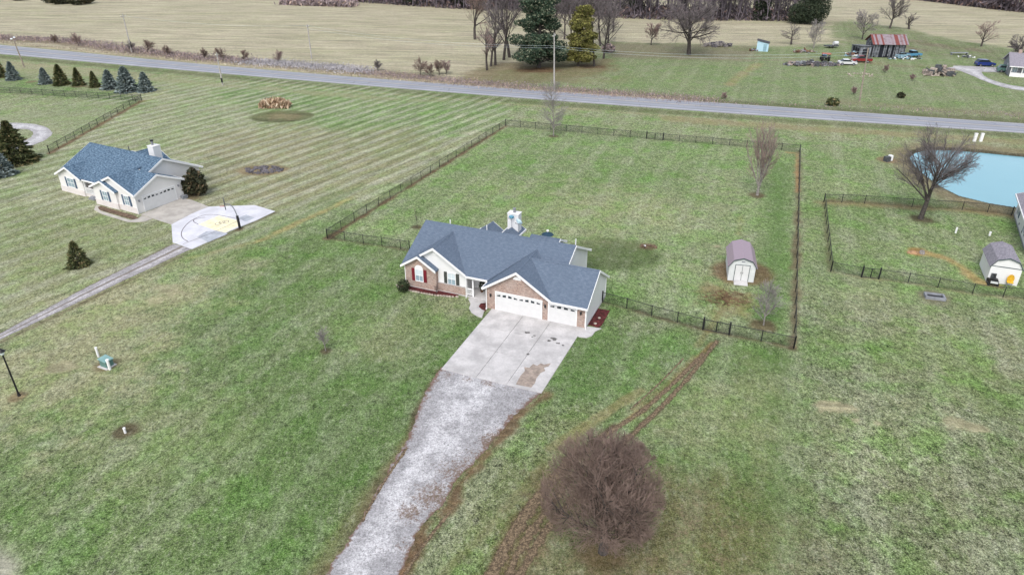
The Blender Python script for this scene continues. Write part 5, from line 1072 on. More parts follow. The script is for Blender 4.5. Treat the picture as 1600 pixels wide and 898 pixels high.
def mpost(u, v, h, r_, label, grp=None, cap=True, mat='white_trim'):
    T = empty('marker_post', G(u, v), 0, label, 'post', grp); MB().tube((0, 0, 0), (0, 0, h), r_, r_, 10).build('post', mat, T)
    if cap: MB().tube((0, 0, h), (0, 0, h+.05), r_*1.25, r_*1.1, 10).build('cap', mat, T)
    return T
mpost(172, 577, 1.0, .12, 'white post just in front of the green transformer cabinet'); mpost(154, 557, .95, .10, 'white post just behind the green transformer cabinet')
mpost(196, 676, .45, .09, 'short white pipe in a dark soil ring on the front lawn'); mpost(1493, 364, .75, .10, 'white pipe on the lawn between ringed tree and grey roofed shed', cap=False); mpost(1546, 368, .45, .12, 'short white cleanout cap behind the grey roofed shed')
for u, lb in ((1522, 'left of two broad white posts behind the pond'), (1532, 'right of two broad white posts behind the pond')):
    T = empty('utility_pedestal', G(u, 221), 0, lb, 'utility post', 'pair of white posts behind the pond'); MB().box((-.22, -.16, 0), (.22, .16, 1.35)).build('body', 'white_trim', T); MB().box((-.25, -.19, 1.351), (.25, .19, 1.45)).build('cap', 'white_trim', T)
T = empty('survey_stake', G(1385, 231), 0, 'thin leaning stake in the grass left of the pond', 'stake'); MB().tube((0, 0, 0), (.7, 0, 2.0), .04).build('stake', 'bark_pale', T)
T = empty('pump_box', G(1386, 252), R(20), 'grey pump box with white lid in bare soil left of pond', 'box'); MB().box((-.5, -.4, 0), (.3, .4, .8)).build('body', 'dark_grey', T); MB().box((.301, -.3, .1), (.8, .3, .95)).build('motor', 'white_trim', T)
T = empty('fire_pit', G(1460, 465), R(-16), 'square concrete fire pit with dark inside outside the neighbour fence', 'fire pit')
q = MB(); q.box((-.95, -.55, 0), (.95, -.38, .3)); q.box((-.95, .38, 0), (.95, .55, .3)); q.box((-.95, -.379, 0), (-.78, .379, .3)); q.box((.78, -.379, 0), (.95, .379, .3)); q.build('surround', 'mid_grey', T); MB().box((-.77, -.37, .01), (.77, .37, .12)).build('ash', 'black_metal', T)
T = empty('tree_stump', G(1440, 396), 0, 'pale cut stump beside orange dug soil in neighbour yard', 'stump'); q = MB(); q.tube((0, 0, 0), (0, 0, .35), .34, .26, 9); q.build('trunk', 'bark_pale', T); q = MB(); q.ball((-.9, .2, 0), .8, .5, .22, 9, 5, jit=.1); q.build('soil_heap', 'soil_orange', T)
T = empty('patio_umbrella', HM @ Vector((0.1, 14.6, 0)), 0, 'navy patio umbrella behind the slate roof right of the chimney', 'umbrella'); MB().tube((0, 0, 0), (0, 0, 2.5), .04).build('pole', 'white_trim', T); MB().tube((0, 0, 2.4), (0, 0, 2.75), .75, .08, 8).build('canopy', 'navy_canvas', T); MB().ball((0, 0, 2.88), .16, .16, .16, 8, 6).build('finial', 'white_trim', T)
q = MB(); 
for k in range(11): q.ball((rs.uniform(-.8, .8), rs.uniform(-.5, .5), .05), rs.uniform(.12, .3), rs.uniform(.1, .25), rs.uniform(.08, .2), 7, 4, jit=.2)
q.box((-.7, .1, 0), (-.35, .35, .12), 1); o = q.build('rubble_heap', ['soil', 'white_trim']); o.location = G(1014, 386); tag(o, 'small brown rubble heap on the lawn behind the ranch house', 'rubble')
# rock ring bed and sunken round bed
o = MB(); rs = random.Random(5)
for k in range(150):
    a_ = rs.uniform(0, 6.28); r_ = 3.0*rs.random()**.5; s_ = rs.uniform(.12, .34); o.ball((r_*math.cos(a_), r_*math.sin(a_)*.62, s_*.2), s_, s_*.8, s_*.6, 6, 4, jit=.25)
o = o.build('rock_bed', 'rock_dark'); o.location = G(412, 266); tag(o, 'oval heap of dark rocks and dead plants in the striped lawn', 'rock garden')
rng = np.random.RandomState(4)
C_ = np.stack([rng.uniform(-1, 1, 900)*3.0, rng.uniform(-1, 1, 900)*1.2, rng.uniform(.1, 1.7, 900)], 1); C_[:, 2] *= (1-.5*(C_[:, 0]/3.2)**2)
o = leaves_obj('ornamental_grass', C_, .42, 'dry_grass', None, 1.8, rng, None, 1.3); o.location = G(430, 168); tag(o, 'clump of tall dry ornamental grass behind the round sunken bed', 'ornamental grass')

# ================================================================== vegetation near the camera
# crab-apple-like broom tree in the foreground
env = ell(0, 4.75, 3.95, 4.05, .10, 3)
def broom(seed):
    rnd = random.Random(seed); thick = []; thin = []
    thick.append((0, 0, 0, .02, 0, .7, .34, .27)); thick.append((.02, 0, .7, 0, .03, 1.9, .27, .22))
    C0 = Vector((-.35, 0, 5.1)); RX, RZ = 3.75, 3.9
    def reach(p, d):       # distance to the crown's surface
        q = Vector(((p.x-C0.x)/RX, (p.y-C0.y)/RX, (p.z-C0.z)/RZ)); e = Vector((d.x/RX, d.y/RX, d.z/RZ)); A_ = e.dot(e); B_ = 2*q.dot(e); c_ = q.dot(q)-1; D_ = B_*B_-4*A_*c_
        return max(.15, (-B_+math.sqrt(max(0, D_)))/(2*A_)) if D_ > 0 else .2
    def limb(p, d, L, r_, lev):
        n_ = 5 if lev < 2 else 3; q = p.copy(); P = [(q.copy(), d.copy(), r_)]
        for i in range(n_):
            d = (d+Vector((rnd.gauss(0, 1), rnd.gauss(0, 1), rnd.gauss(0, 1)))*.06+Vector((0, 0, .035 if lev < 2 else .05))).normalized(); e = q+d*L/n_; ra = r_*(1-.78*(i+1)/n_)+.002
            (thick if lev < 2 and i < n_-1 else thin).append((*q, *e, P[-1][2], ra)); q = e; P.append((q.copy(), d.copy(), ra))
        if lev == 3: return
        nch = (14, 8, 5)[lev]
        for c_ in range(nch):
            t = (.12+.84*(c_+rnd.random())/nch); k = min(n_-1, int(t*n_)); b0 = P[k][0].lerp(P[k+1][0], t*n_-k); dd = P[k][1]
            v = Vector((rnd.gauss(0, 1), rnd.gauss(0, 1), rnd.gauss(0, 1))); v = (v-dd*v.dot(dd)).normalized(); a_ = R((36, 36, 38)[lev])*rnd.uniform(.4, 1.4)
            nd = (dd*math.cos(a_)+v*math.sin(a_)).normalized(); Lm = reach(b0, nd)*rnd.uniform(.82, 1.02); Lc = min(Lm, (3.2, 1.7, .8)[lev]*rnd.uniform(.6, 1.1)); limb(b0, nd, Lc, (.034, .015, .0105)[lev], lev+1)
    for i in range(20):
        a_ = i*2.4; tilt = R(5+62*((i+.5)/20)**1.05); d = Vector((math.cos(a_)*math.sin(tilt), math.sin(a_)*math.sin(tilt), math.cos(tilt))); p = Vector((0, .02, rnd.uniform(1.2, 1.9))); limb(p, d, reach(p, d)*rnd.uniform(.84, .95), rnd.uniform(.055, .09), 0)
    return thick, thin
T = empty('bare_tree', G(942, 862), 0, 'large round bare tree with dense mauve brown twigs in the foreground', 'tree')
a, b_ = broom(11); seg_mesh('trunk', a, 'bark', T, 7); seg_mesh('crown', b_, 'twig_mauve', T, 3)
print('broom', len(a), len(b_))
def bt(u, v, h, rx, levels, r0, label, seed, **k):
    cz = k.pop('cz', .58)*h; rz = k.pop('rz', .45)*h; return bare_tree(k.pop('name', 'bare_tree'), G(u, v), h, ell(0, cz, rx, rz, .15, seed), levels, r0, label, seed=seed, **k)
PY = [(46, 58, .34, .14), (9, 40, .42, .15), (5, 35, .5, .1)]
bt(865, 213, 9.6, 2.6, PY, .12, 'slender bare pyramidal tree near the back fence in front of the road', 21, cz=.5, rz=.52, fork=.12, tm='twig_grey', bm='bark_pale', thin_r=.012)
VA = [(15, 20, 1.7, .22), (10, 22, .38, .2), (6, 28, .42, .12), (3, 30, .5, .1)]
bt(1183, 305, 11.4, 3.0, VA, .22, 'tall vase shaped bare tree with reddish twig tips inside the back fence', 22, cz=.60, rz=.43, fork=.10, trunk_len=4.6, tm='twig_red', bm='bark_pale', thin_r=.011)
WD = [(20, 42, 1.05, .26), (11, 32, .52, .14), (7, 34, .5, .08), (5, 32, .55, .05)]
bt(1438, 342, 12.6, 4.7, WD, .36, 'wide spreading dark bare tree with soil ring beside the pond', 23, cz=.58, rz=.44, fork=.3, trunk_len=7.6, tm='twig_dark', bm='bark', thin_r=.011)
bt(1193, 508, 4.9, 1.6, [(34, 40, .48, .22), (9, 35, .45, .15), (5, 35, .5, .1)], .07, 'small pale bare tree between mauve roofed shed and front fence corner', 24, cz=.52, rz=.5, fork=.1, tm='twig_grey', bm='bark_pale', thin_r=.009)
bt(509, 548, 2.7, .85, [(24, 42, .5, .22), (8, 35, .45, .2), (5, 35, .5, .1)], .05, 'tiny bare sapling alone on the front lawn', 25, cz=.55, rz=.48, fork=.2, tm='twig_grey', bm='bark_pale', thin_r=.007)
bt(652, 355, 2.6, .6, [(10, 35, .38, .25), (4, 35, .4, .2)], .035, 'thin bare sapling in the back yard left of the house', 26, cz=.6, rz=.45, fork=.35, tm='twig_red', thin_r=.008)
bt(632, 452, 1.2, .5, [(9, 40, .5, .2), (5, 35, .5, .2)], .03, 'small leafless shrub beside the brick window wall', 27, tm='twig_red', thin_r=.008, cat='shrub', name='bare_shrub').location = HM @ Vector((-7.2, .7, 0))
# branch litter in front of the shed
q = []; rnd = random.Random(3)
for k in range(260):
    a_ = rnd.uniform(0, 6.28); r_ = rnd.random()**.7*2.2; x, y = r_*math.cos(a_)*1.2, r_*math.sin(a_)*.8; t = rnd.uniform(0, 6.28); L = rnd.uniform(.2, .9); q.append((x, y, rnd.uniform(.02, .12), x+L*math.cos(t), y+L*math.sin(t), rnd.uniform(.02, .25), .02, .01))
o = seg_mesh('brush_pile', q, 'rust', None, 3); o.location = G(1132, 466); tag(o, 'scattered reddish brown branch litter in front of the mauve roofed shed', 'brush pile')
# evergreens
rng = np.random.RandomState(30)
def shrub(name, u, v, rx, rz, N, sz, mat, label, loc=None, cat='bush', cl=None, grp=None):
    T = empty(name, loc if loc is not None else G(u, v), 0, label, cat, grp); cl = cl or [(0, 0, rz*.95, rx, rz)]
    P = clump_pts(cl, N, rng); P[:, 2] = np.maximum(P[:, 2], .05); leaves_obj('foliage', P, sz, mat, T, .3, rng)
    q = MB(); q.tube((0, 0, 0), (0, 0, rz), .06*rx+.03, .02, 6); q.build('stem', 'bark', T); return T
shrub('evergreen_shrub', 631, 455, .72, .72, 900, .10, 'boxwood', 'round dark evergreen shrub at the left corner of the brick house')
shrub('evergreen_bush', 304, 304, 1.9, 1.7, 3000, .26, 'shrub_dark', 'large dark spiky bush at the garage corner of the blue roofed house', cl=[(0, 0, 1.5, 1.7, 1.4), (.7, .2, 2.3, 1.0, 1.2), (-.8, 0, 1.6, 1.0, 1.2), (.2, .3, 3.0, .7, .9), (1.0, -.2, 1.3, 1.1, 1.2)])
conifer('spruce_tree', 3.0, 1.15, 1700, 'needle_dark', .17, 'small lone green spruce on the lawn before the blue roofed house', seed=2, power=.7, loc=G(124, 415))
conifer('spruce_tree', 6.6, 2.8, 5200, 'needle_dark', .30, 'large dark spruce beside the white gravel loop at the left edge', seed=3, power=.75, loc=G(28, 253))
conifer('spruce_tree', 4.2, 1.9, 2200, 'needle_blue', .24, 'grey green spruce cut off by the left edge below the large one', seed=5, power=.75, loc=G(4, 274))
rowg = 'row of young evergreens along the road'
bl_ = conifer('spruce_tree', 4.2, 1.75, 2600, 'needle_blue', .26, 'blue spruce, third from the right end of the row, before the road', rowg, 6, .7, loc=G(173, 139))
dk_ = conifer('fir_tree', 4.6, 1.7, 2200, 'needle_dark', .26, 'tallest dark green spiky fir near the middle of the row', rowg, 7, .7, loc=G(97, 133))
def cp(src, u, v, s_, sx, label):
    c_ = copy_tree(src); c_.location = G(u, v); c_.scale = (sx, sx, s_); c_.rotation_euler = (0, 0, random.Random(u).uniform(0, 6)); c_['label'] = label
cp(bl_, 200, 143, 1.28, 1.3, 'biggest blue spruce, second from the right end of the row'); cp(bl_, 229, 143, 1.0, .98, 'blue spruce at the right end of the evergreen row')
cp(bl_, 72, 131, .86, .8, 'smaller blue spruce left of the tallest spiky fir'); cp(bl_, 22, 125, 1.0, .85, 'pale grey blue spruce second from the left end of the row')
cp(dk_, 124, 133.5, .86, .75, 'narrow dark green fir just right of the tallest one'); cp(dk_, 149, 136, .76, .68, 'shortest dark fir between narrow fir and the blue spruces'); cp(dk_, 2, 121, .95, .85, 'dark fir cut off at the left end of the row')

# ================================================================== roadside brush
def brush_line(name, pts, wd, hmin, hmax, N, mat, label, sz=.5):
    P = np.array([G(*p)[:2] for p in pts]); Q = resample(P, 400); rng = np.random.RandomState(len(pts)*7+N); i = rng.randint(0, 400, N); t = Q[i]+rng.randn(N, 2)*wd*.5
    hh = (hmin+(hmax-hmin)*np.clip(fbm(t[:, 0]*.25, t[:, 1]*.25)+.5, 0, 1)**1.5)*rng.uniform(.5, 1.1, N)
    C_ = np.stack([t[:, 0], t[:, 1], hh*rng.uniform(.15, .9, N)], 1); o = leaves_obj(name, C_, sz, mat, None, 1.6, rng, None, 1.3)
    tag(o, label, 'brush', kind='stuff'); return o
brush_line('hedgerow', [(-200, 40), (0, 60), (60, 62), (130, 67), (200, 78), (300, 90), (390, 96)], 4.5, .25, 1.7, 15000, 'brush', 'purple brown leafless brush along the far side of the road', .2)
brush_line('bramble', [(380, 96), (440, 100), (520, 106), (570, 112)], 4.5, .2, 1.1, 6000, 'brush_grey', 'grey brambles beyond the road left of the pine', .2)
brush_line('weeds', [(560, 112), (640, 120), (740, 130), (860, 140), (1000, 150), (1110, 158)], 4.5, .1, .6, 8000, 'brush', 'brown dead weeds beyond the road before the pine', .17)
brush_line('verge_grass', [(-200, 46), (0, 66), (200, 86), (400, 104), (700, 131), (1000, 152), (1110, 159)], 1.6, .08, .35, 5000, 'verge_grass', 'pale dry grass along the far road edge', .17)
brush_line('verge_weeds', [(1110, 160), (1250, 163), (1400, 170), (1600, 182), (1750, 192)], 3.5, .05, .22, 900, 'brush', 'low brown weeds on the far verge before the farm', .16)
BR = [(18, 46, .85, .2), (8, 40, .5, .15), (5, 36, .5, .1)]
for i, (u, v, h, lb, tm) in enumerate(((86, 68, 3.0, 'leftmost bare bush rising from the roadside brush', 'twig_mauve'), (123, 72, 4.2, 'pinkish bare bush rising above the brush left of the first pole', 'twig_red'), (208, 82, 3.6, 'dark bush at the foot of the grey pole in the brush', 'twig_dark'), (231, 84, 4.4, 'rounded bare bush just right of the grey pole', 'twig_mauve'), (262, 88, 3.2, 'low bare bush between pole and pale short pole', 'twig_mauve'), (320, 92, 3.0, 'small bare bush left of the short pale pole top', 'twig_mauve'), (346, 94, 4.0, 'bare bush behind the short pale pole', 'twig_mauve'), (382, 96, 3.6, 'bare bush right of the short pale pole', 'twig_mauve'), (435, 98, 3.6, 'dark red bare bush before the tan field left of thin pole', 'twig_red'), (590, 111, 3.2, 'small dark cedar like bush alone at the road edge', 'twig_dark'), (657, 118, 4.6, 'leftmost of the bare saplings by the road left of the pine', 'twig_mauve'), (672, 120, 3.6, 'low bare sapling between two taller roadside saplings', 'twig_mauve'), (686, 118, 4.4, 'bare sapling at the right side of the sapling group', 'twig_mauve'), (697, 116, 3.8, 'reddish bare sapling nearest the bare tree clump', 'twig_red'))):
    bt(u, v, h*1.15, h*.62, BR, .06, lb, 40+i, name='bare_bush', cat='bush', tm=tm, thin_r=.03, grp='bare bushes along the road', fork=.05, trunk_len=h*.6)
for i, (u, v, h, lb) in enumerate(((1131, 155, 1.6, 'brown bare bush at the end of the dry weeds'), (1333, 148, 2.0, 'small brown bush left of the leaning brown pole'), (1382, 114, 2.2, 'tiny sapling in the farm grass right of the stone ring'), (1425, 127, 1.9, 'small bare sapling before the log pile'))):
    bt(u, v, h, h*.5, BR, .04, lb, 60+i, name='bare_bush', cat='bush', tm='twig_red', thin_r=.03, fork=.05, trunk_len=h*.6)
o = shrub('green_bush', 1300, 165, 1.3, .8, 300, .35, 'needle_dark', 'low dark green bush at the far road edge left of brown pole'); o = shrub('rust_bush', 1407, 153, .9, .6, 200, .3, 'shrub_dark', 'small rust brown bush in the farm grass near the road')

# ================================================================== trees beyond the road
FAR = [(14, 46, .9, .22), (8, 34, .5, .12), (6, 32, .5, .1), (3, 30, .5, .1)]
def far_tree(u, v, h, rx, lb, seed, tm='twig_dark', levels=FAR, r0=.35, **k): return bt(u, v, h, rx, levels, r0, lb, seed, tm=tm, thin_r=.03, **k)
far_tree(1076, 86, 15.5, 9.5, 'very wide bare tree on the farm lawn before the woods', 71, 'twig_dark', [(18, 60, 1.1, .2), (10, 34, .52, .12), (7, 32, .5, .08), (4, 30, .5, .05)], .7, cz=.58, rz=.48, fork=.28, trunk_len=10.5)
far_tree(1017, 71, 8.0, 3.2, 'small reddish bare tree left of the very wide one', 72, 'twig_red', r0=.2, fork=.25, trunk_len=4.5)
far_tree(1236, 70, 7.6, 4.2, 'gnarled spreading bare tree right of the blue shed', 73, 'twig_dark', [(11, 62, .9, .12), (7, 45, .5, .1), (5, 35, .5, .1)], .35, fork=.3, trunk_len=4.2, cz=.6, rz=.42)
far_tree(1271, 76, 8.0, 2.6, 'thin pale bare tree beside the tractor', 74, 'twig_grey', BR, r0=.16, fork=.1, trunk_len=6, bm='bark_pale')
far_tree(1390, 45, 12.5, 6.0, 'bare tree on the hill above the old barn', 75, 'twig_dark', r0=.4, fork=.3, trunk_len=7)
far_tree(1420, 46, 7.0, 4.0, 'crooked dark bare tree right of the hill tree', 76, 'twig_dark', [(10, 60, .9, .1), (7, 45, .5, .1), (5, 35, .5, .1)], .4, fork=.2, trunk_len=4, lean=(.25, 0))
far_tree(1533, 73, 9.0, 5.0, 'reddish spreading bare tree above the navy car', 77, 'twig_red', [(12, 50, .9, .18), (8, 36, .5, .1), (5, 32, .5, .1)], .3, fork=.2, trunk_len=5)
far_tree(1347, 62, 9.5, 4.0, 'pale bare tree directly behind the old barn', 78, 'twig_grey', r0=.22, fork=.2, trunk_len=6)
far_tree(1590, 100, 8.0, 3.6, 'bare tree in front of the grey farmhouse', 79, 'twig_dark', r0=.25, fork=.2, trunk_len=5)
TALL = [(14, 38, .5, .25), (8, 34, .5, .15), (5, 32, .5, .1)]
for i, (u, v, h, rx, lb, tm) in enumerate(((761, 110, 13, 2.6, 'front bare tree of the clump left of the pine', 'twig_red'), (767, 104, 17, 3.2, 'slender bare trunk just right of the front clump tree', 'twig_dark'), (774, 102, 14, 3.0, 'bare trunk in the middle of the left clump', 'twig_dark'), (787, 94, 22, 6.5, 'tallest dark bare tree of the clump left of the pine', 'twig_dark'), (796, 90, 20, 5.0, 'bare tree of the clump nearest to the pine', 'twig_dark'), (742, 62, 17, 5, 'bare tree behind the clump at the field edge', 'twig_mauve'))):
    far_tree(u, v, h, rx, lb, 80+i, tm, TALL if i < 3 else FAR, r0=.30+.04*i, cz=.6, rz=.46, fork=.25, trunk_len=h*.72, lean=(-.12 if i in (0, 3) else .02, 0), grp='bare trees left of the pine')
for i, (u, v, h, rx, lb) in enumerate(((893, 88, 17, 5, 'bare tree close behind the olive cedar foliage'), (915, 78, 19, 5, 'bare tree with trunk hidden by the olive cedar'), (943, 92, 16, 4, 'leaning thin bare tree at the right foot of the cedar'), (866, 84, 20, 5, 'bare tree between pine trunk and olive cedar in back'), (882, 62, 19, 6, 'bare tree between the pine and the olive cedar'), (938, 72, 18, 4, 'bare tree behind the right side of the olive cedar'), (950, 68, 20, 5, 'dark straight bare tree right of the olive cedar'), (925, 56, 20, 6, 'bare tree high behind the olive cedar'), (958, 50, 22, 6, 'bare tree at the left end of the tan strip before the woods'))):
    far_tree(u, v, h, rx, lb, 90+i, 'twig_dark', FAR, r0=.3, cz=.6, rz=.46, fork=.25, trunk_len=h*.72, grp='bare trees right of the pine')
# the great pine and the olive cedar
rnd = random.Random(6); cl = []
for k in range(175):
    z = rnd.uniform(.07, 1)*25; t = z/25; rad = 7.6*(1-t)**.55*(.55+.45*min(1, t*5)); a_ = rnd.uniform(0, 6.28); r_ = rad*rnd.uniform(.35, 1)*rnd.uniform(.75, 1.1); s_ = rnd.uniform(1.3, 2.6)*(1.1-.35*t); cl.append((r_*math.cos(a_), r_*math.sin(a_), z, s_, s_*.5))
T = empty('pine_tree', G(842, 106), 0, 'huge dark blue green pine beyond the road behind the pale pole', 'tree'); MB().tube((0, 0, 0), (.3, 0, 23), .55, .1, 9).build('trunk', 'bark', T); q = []
for (x, y, z, r_, hz) in cl: q.append((0, 0, max(1, z-1.2), x, y, z, .12, .05))
seg_mesh('limbs', q, 'bark', T, 4); leaves_obj('crown', clump_pts(cl, 46000, np.random.RandomState(5)), .28, 'needle_pine', T, .25, np.random.RandomState(6))
cl = []
for k in range(95):
    z = rnd.uniform(.12, 1)*14.5; t = z/14.5; rad = 4.9*(1-t*.62)*(.6+.4*min(1, t*3)); a_ = rnd.uniform(0, 6.28); r_ = rad*rnd.uniform(.3, 1); s_ = rnd.uniform(.9, 1.7); cl.append((r_*math.cos(a_), r_*math.sin(a_), z, s_, s_*.55))
T = empty('cedar_tree', G(908, 104), 0, 'olive green cedar with two dark trunks right of the huge pine', 'tree'); q = MB(); q.tube((-.8, 0, 0), (-.3, 0, 12), .3, .08, 8); q.tube((3.4, 0, 0), (2.4, 0, 11), .3, .08, 8); q.build('trunk', 'bark', T)
q = [(0, 0, max(1, c_[2]-.8), c_[0], c_[1], c_[2], .08, .04) for c_ in cl]; seg_mesh('limbs', q, 'bark', T, 4); leaves_obj('crown', clump_pts(cl, 26000, np.random.RandomState(7)), .24, 'needle_olive', T, .2, np.random.RandomState(8))
shrub('leafless_thicket', 950, 82, 2.0, 1.2, 500, .4, 'brush', 'low brown thicket at the right foot of the olive cedar')
conifer('cedar_tree', 10.5, 3.4, 5500, 'evergreen_far', .34, 'dark conical cedar at the edge of the woods above the blue shed', seed=12, power=.5, loc=G(1189, 31))
shrub('cedar_tree', 1262, 38, 5.5, 5.2, 9000, .36, 'evergreen_far', 'big rounded dark cedar at the right end of the woods', cat='tree', cl=[(0, 0, 5, 5.2, 5), (3.2, 0, 6, 4, 6), (-3.5, 1, 3.5, 4, 3.6), (1, 0, 9, 3.5, 3)])
for i, (u, v, s_, lb) in enumerate(((870, 20, 4.4, 'dark evergreen clump in the woods right of the pine'), (985, 22, 4.0, 'dark evergreen in the woods left of the wide bare tree'), (640, 8, 4.2, 'dark evergreen at the left part of the far woods'), (715, 12, 4.2, 'dark evergreen at the field edge of the far woods'))):
    shrub('cedar_tree', u, v, s_, s_, 4500, .36, 'evergreen_far', lb, cat='tree', cl=[(0, 0, s_, s_, s_), (s_*.6, 0, s_*.7, s_*.8, s_*.7), (0, 0, s_*1.6, s_*.6, s_*.8)])
# woods: one mass of leafless trees joined from a few grown patterns
pats = []
for s_ in range(5):
    a, b_ = grow_tree(200+s_, 16, ell(0, 9.5, 4.5, 7.5, .15, s_), [(9, 36, .5, .25), (6, 34, .5, .15), (4, 32, .5, .1)], .24, fork=.2, trunk_len=13); A = np.array(a+b_); A[:, 6] = np.maximum(A[:, 6], .055); A[:, 7] = np.maximum(A[:, 7], .04); pats.append(A)
def woods(name, front, depth, N, label, smin=.8, smax=1.25, seed=1):
    rng = np.random.RandomState(seed); Q = resample(np.array([G(*p)[:2] for p in front]), 500); out = []
    for k in range(N):
        i = rng.randint(0, 500); dd = depth*rng.rand()**1.5; p = Q[i]+np.array([rng.randn()*.8, dd]); s_ = rng.uniform(smin, smax); an = rng.uniform(0, 6.28); A = pats[rng.randint(5)].copy(); c_, n_ = math.cos(an), math.sin(an)
        for o_ in (0, 3): x, y, z = A[:, o_]*s_, A[:, o_+1]*s_, A[:, o_+2]*s_; A[:, o_] = x*c_-y*n_+p[0]; A[:, o_+1] = x*n_+y*c_+p[1]; A[:, o_+2] = z
        out.append(A)
    o = seg_mesh(name, np.concatenate(out), 'wood_purple', None, 3); tag(o, label, 'woods', kind='stuff'); return o
woods('woods', [(520, 3), (600, 7), (700, 14), (790, 17), (860, 20), (960, 29), (1080, 33), (1180, 33), (1285, 36)], 30, 420, 'leafless purple grey woods across the top of the tan field', seed=2)
woods('far_woods', [(1410, -2), (1480, 6), (1560, 16), (1640, 24), (1760, 36)], 30, 110, 'strip of leafless woods at the top right corner', .5, .9, 3)
def thicket(name, front, depth, N, mat, label, hmax, sz, seed):
    rng = np.random.RandomState(seed); Q = resample(np.array([G(*p)[:2] for p in front]), 500); i = rng.randint(0, 500, N); dd = depth*rng.rand(N)**1.3; C_ = np.stack([Q[i][:, 0]+rng.randn(N), Q[i][:, 1]+dd, hmax*rng.rand(N)**1.4*(.5+rng.rand(N)*.6)], 1)
    tag(leaves_obj(name, C_, sz, mat, None, 1.2, rng, None, 1.6), label, 'undergrowth', kind='stuff')
thicket('undergrowth', [(520, 2), (600, 7), (700, 14), (790, 17), (860, 20), (960, 29), (1080, 33), (1180, 33), (1285, 36)], 30, 15000, 'underwood', 'tangled brown undergrowth along the front of the woods', 4.5, .55, 5)
thicket('undergrowth', [(1410, -2), (1480, 6), (1560, 16), (1640, 24), (1760, 36)], 20, 6000, 'underwood', 'brown undergrowth below the top right strip of woods', 5.0, .8, 6)
thicket('thicket', [(440, 8), (480, 10), (520, 11), (550, 12)], 12, 2500, 'brush', 'low reddish thicket in the tan field at top left', 2.2, .7, 7)
for i, (u, v, s_, lb) in enumerate(((80, 5, 2.4, 'leftmost dark clump in the far tan field'), (92, 7, 2.2, 'second dark clump from the left in the far field'), (108, 6, 2.6, 'middle dark clump in the far field'), (122, 8, 2.4, 'fourth dark clump from the left in the far field'), (136, 6, 2.2, 'rightmost dark clump in the far field'), (30, 1, 2.6, 'small dark clump in the top left corner'))):
    shrub('juniper_bush', u, v, s_*1.6, s_, 500, .6, 'shrub_dark', lb, grp='dark clumps in the far field')

# ================================================================== farm clutter and vehicles
def car(name, u, v, rz, mat, label, kind='suv', L=4.6, Wd=1.85):
    T = empty(name, G(u, v, 0.0), rz, label, 'car' if kind != 'pickup' else 'pickup truck')
    prof = {'suv': [(-2.3, .35), (2.3, .35), (2.32, .8), (1.75, 1.0), (1.1, 1.12), (-2.2, 1.12), (-2.32, .8)],
            'sedan': [(-2.3, .35), (2.3, .35), (2.32, .75), (1.5, .92), (-2.1, .95), (-2.32, .7)],
            'pickup': [(-2.6, .45), (2.5, .45), (2.52, .95), (1.4, 1.08), (-2.6, 1.08)]}[kind]
    q = MB(); q.prism(prof[::-1], 'y', -Wd/2, Wd/2); q.build('body', mat, T)
    cab = {'suv': [(-2.15, 1.12), (1.05, 1.12), (.35, 1.62), (-1.75, 1.66)], 'sedan': [(-1.7, .95), (1.0, .93), (.35, 1.38), (-1.05, 1.38)], 'pickup': [(-.6, 1.08), (1.35, 1.08), (.75, 1.68), (-.45, 1.70)]}[kind]
    q = MB(); q.prism([(x, z+.001) for x, z in cab][::-1], 'y', -Wd/2+.10, Wd/2-.10); q.build('window_glass', 'pane_dark', T)
    (x0, z0), (x1, z1) = cab[3], cab[2]; q = MB(); q.prism([(x0-.03, z0+.002), (x1+.03, z1+.002), (x1-.05, z1+.06), (x0+.05, z0+.06)][::-1], 'y', -Wd/2+.12, Wd/2-.12); q.build('roof', mat, T)
    if kind == 'pickup': MB().box((-2.5, -Wd/2+.12, 1.081), (-.75, Wd/2-.12, 1.10)).build('truck_bed', 'dark_grey', T)
    for x in (-1.45, 1.45):
        for y in (-Wd/2+.02, Wd/2-.02):
            w0 = MB().tube((x, y-.12, .34), (x, y+.12, .34), .34, .34, 14).build('wheel', 'rubber', T); MB().tube((x, y-.125, .34), (x, y+.125, .34), .2, .2, 10).build('rim', 'mid_grey', w0)
    for y in (-.65, .65): MB().box((prof[1][0]-.02, y-.18, .62), (prof[1][0]+.045, y+.18, .78)).build('headlight', 'lamp_glass', T); MB().box((-prof[1][0]-.04, y-.15, .7), (-prof[1][0]+.03, y+.15, .86)).build('tail_light', 'car_red', T)
    return T
car('parked_car', 1538, 103.5, R(-6), 'car_navy', 'dark blue car parked on the gravel before the farmhouse')
car('pickup_truck', 1345, 97.5, R(172), 'car_red', 'red pickup truck parked before the old barn', 'pickup')
car('white_car', 1323, 101.5, R(-8), 'car_white', 'low white car among the grass left of the red pickup', 'sedan')
car('blue_pickup', 1424, 89, R(8), 'car_blue', 'light blue pickup truck right of the old barn', 'pickup'); car('old_car', 1408, 90, R(20), 'pale_blue', 'pale blue old car right against the barn end', 'sedan')
car('parked_car', 1573, 113, R(-20), 'green_box', 'dark green car at the farmhouse corner', 'suv')
TR_ = empty('tractor', G(1288, 95), R(80), 'blue tractor with orange red front beside the scrap pile', 'tractor')
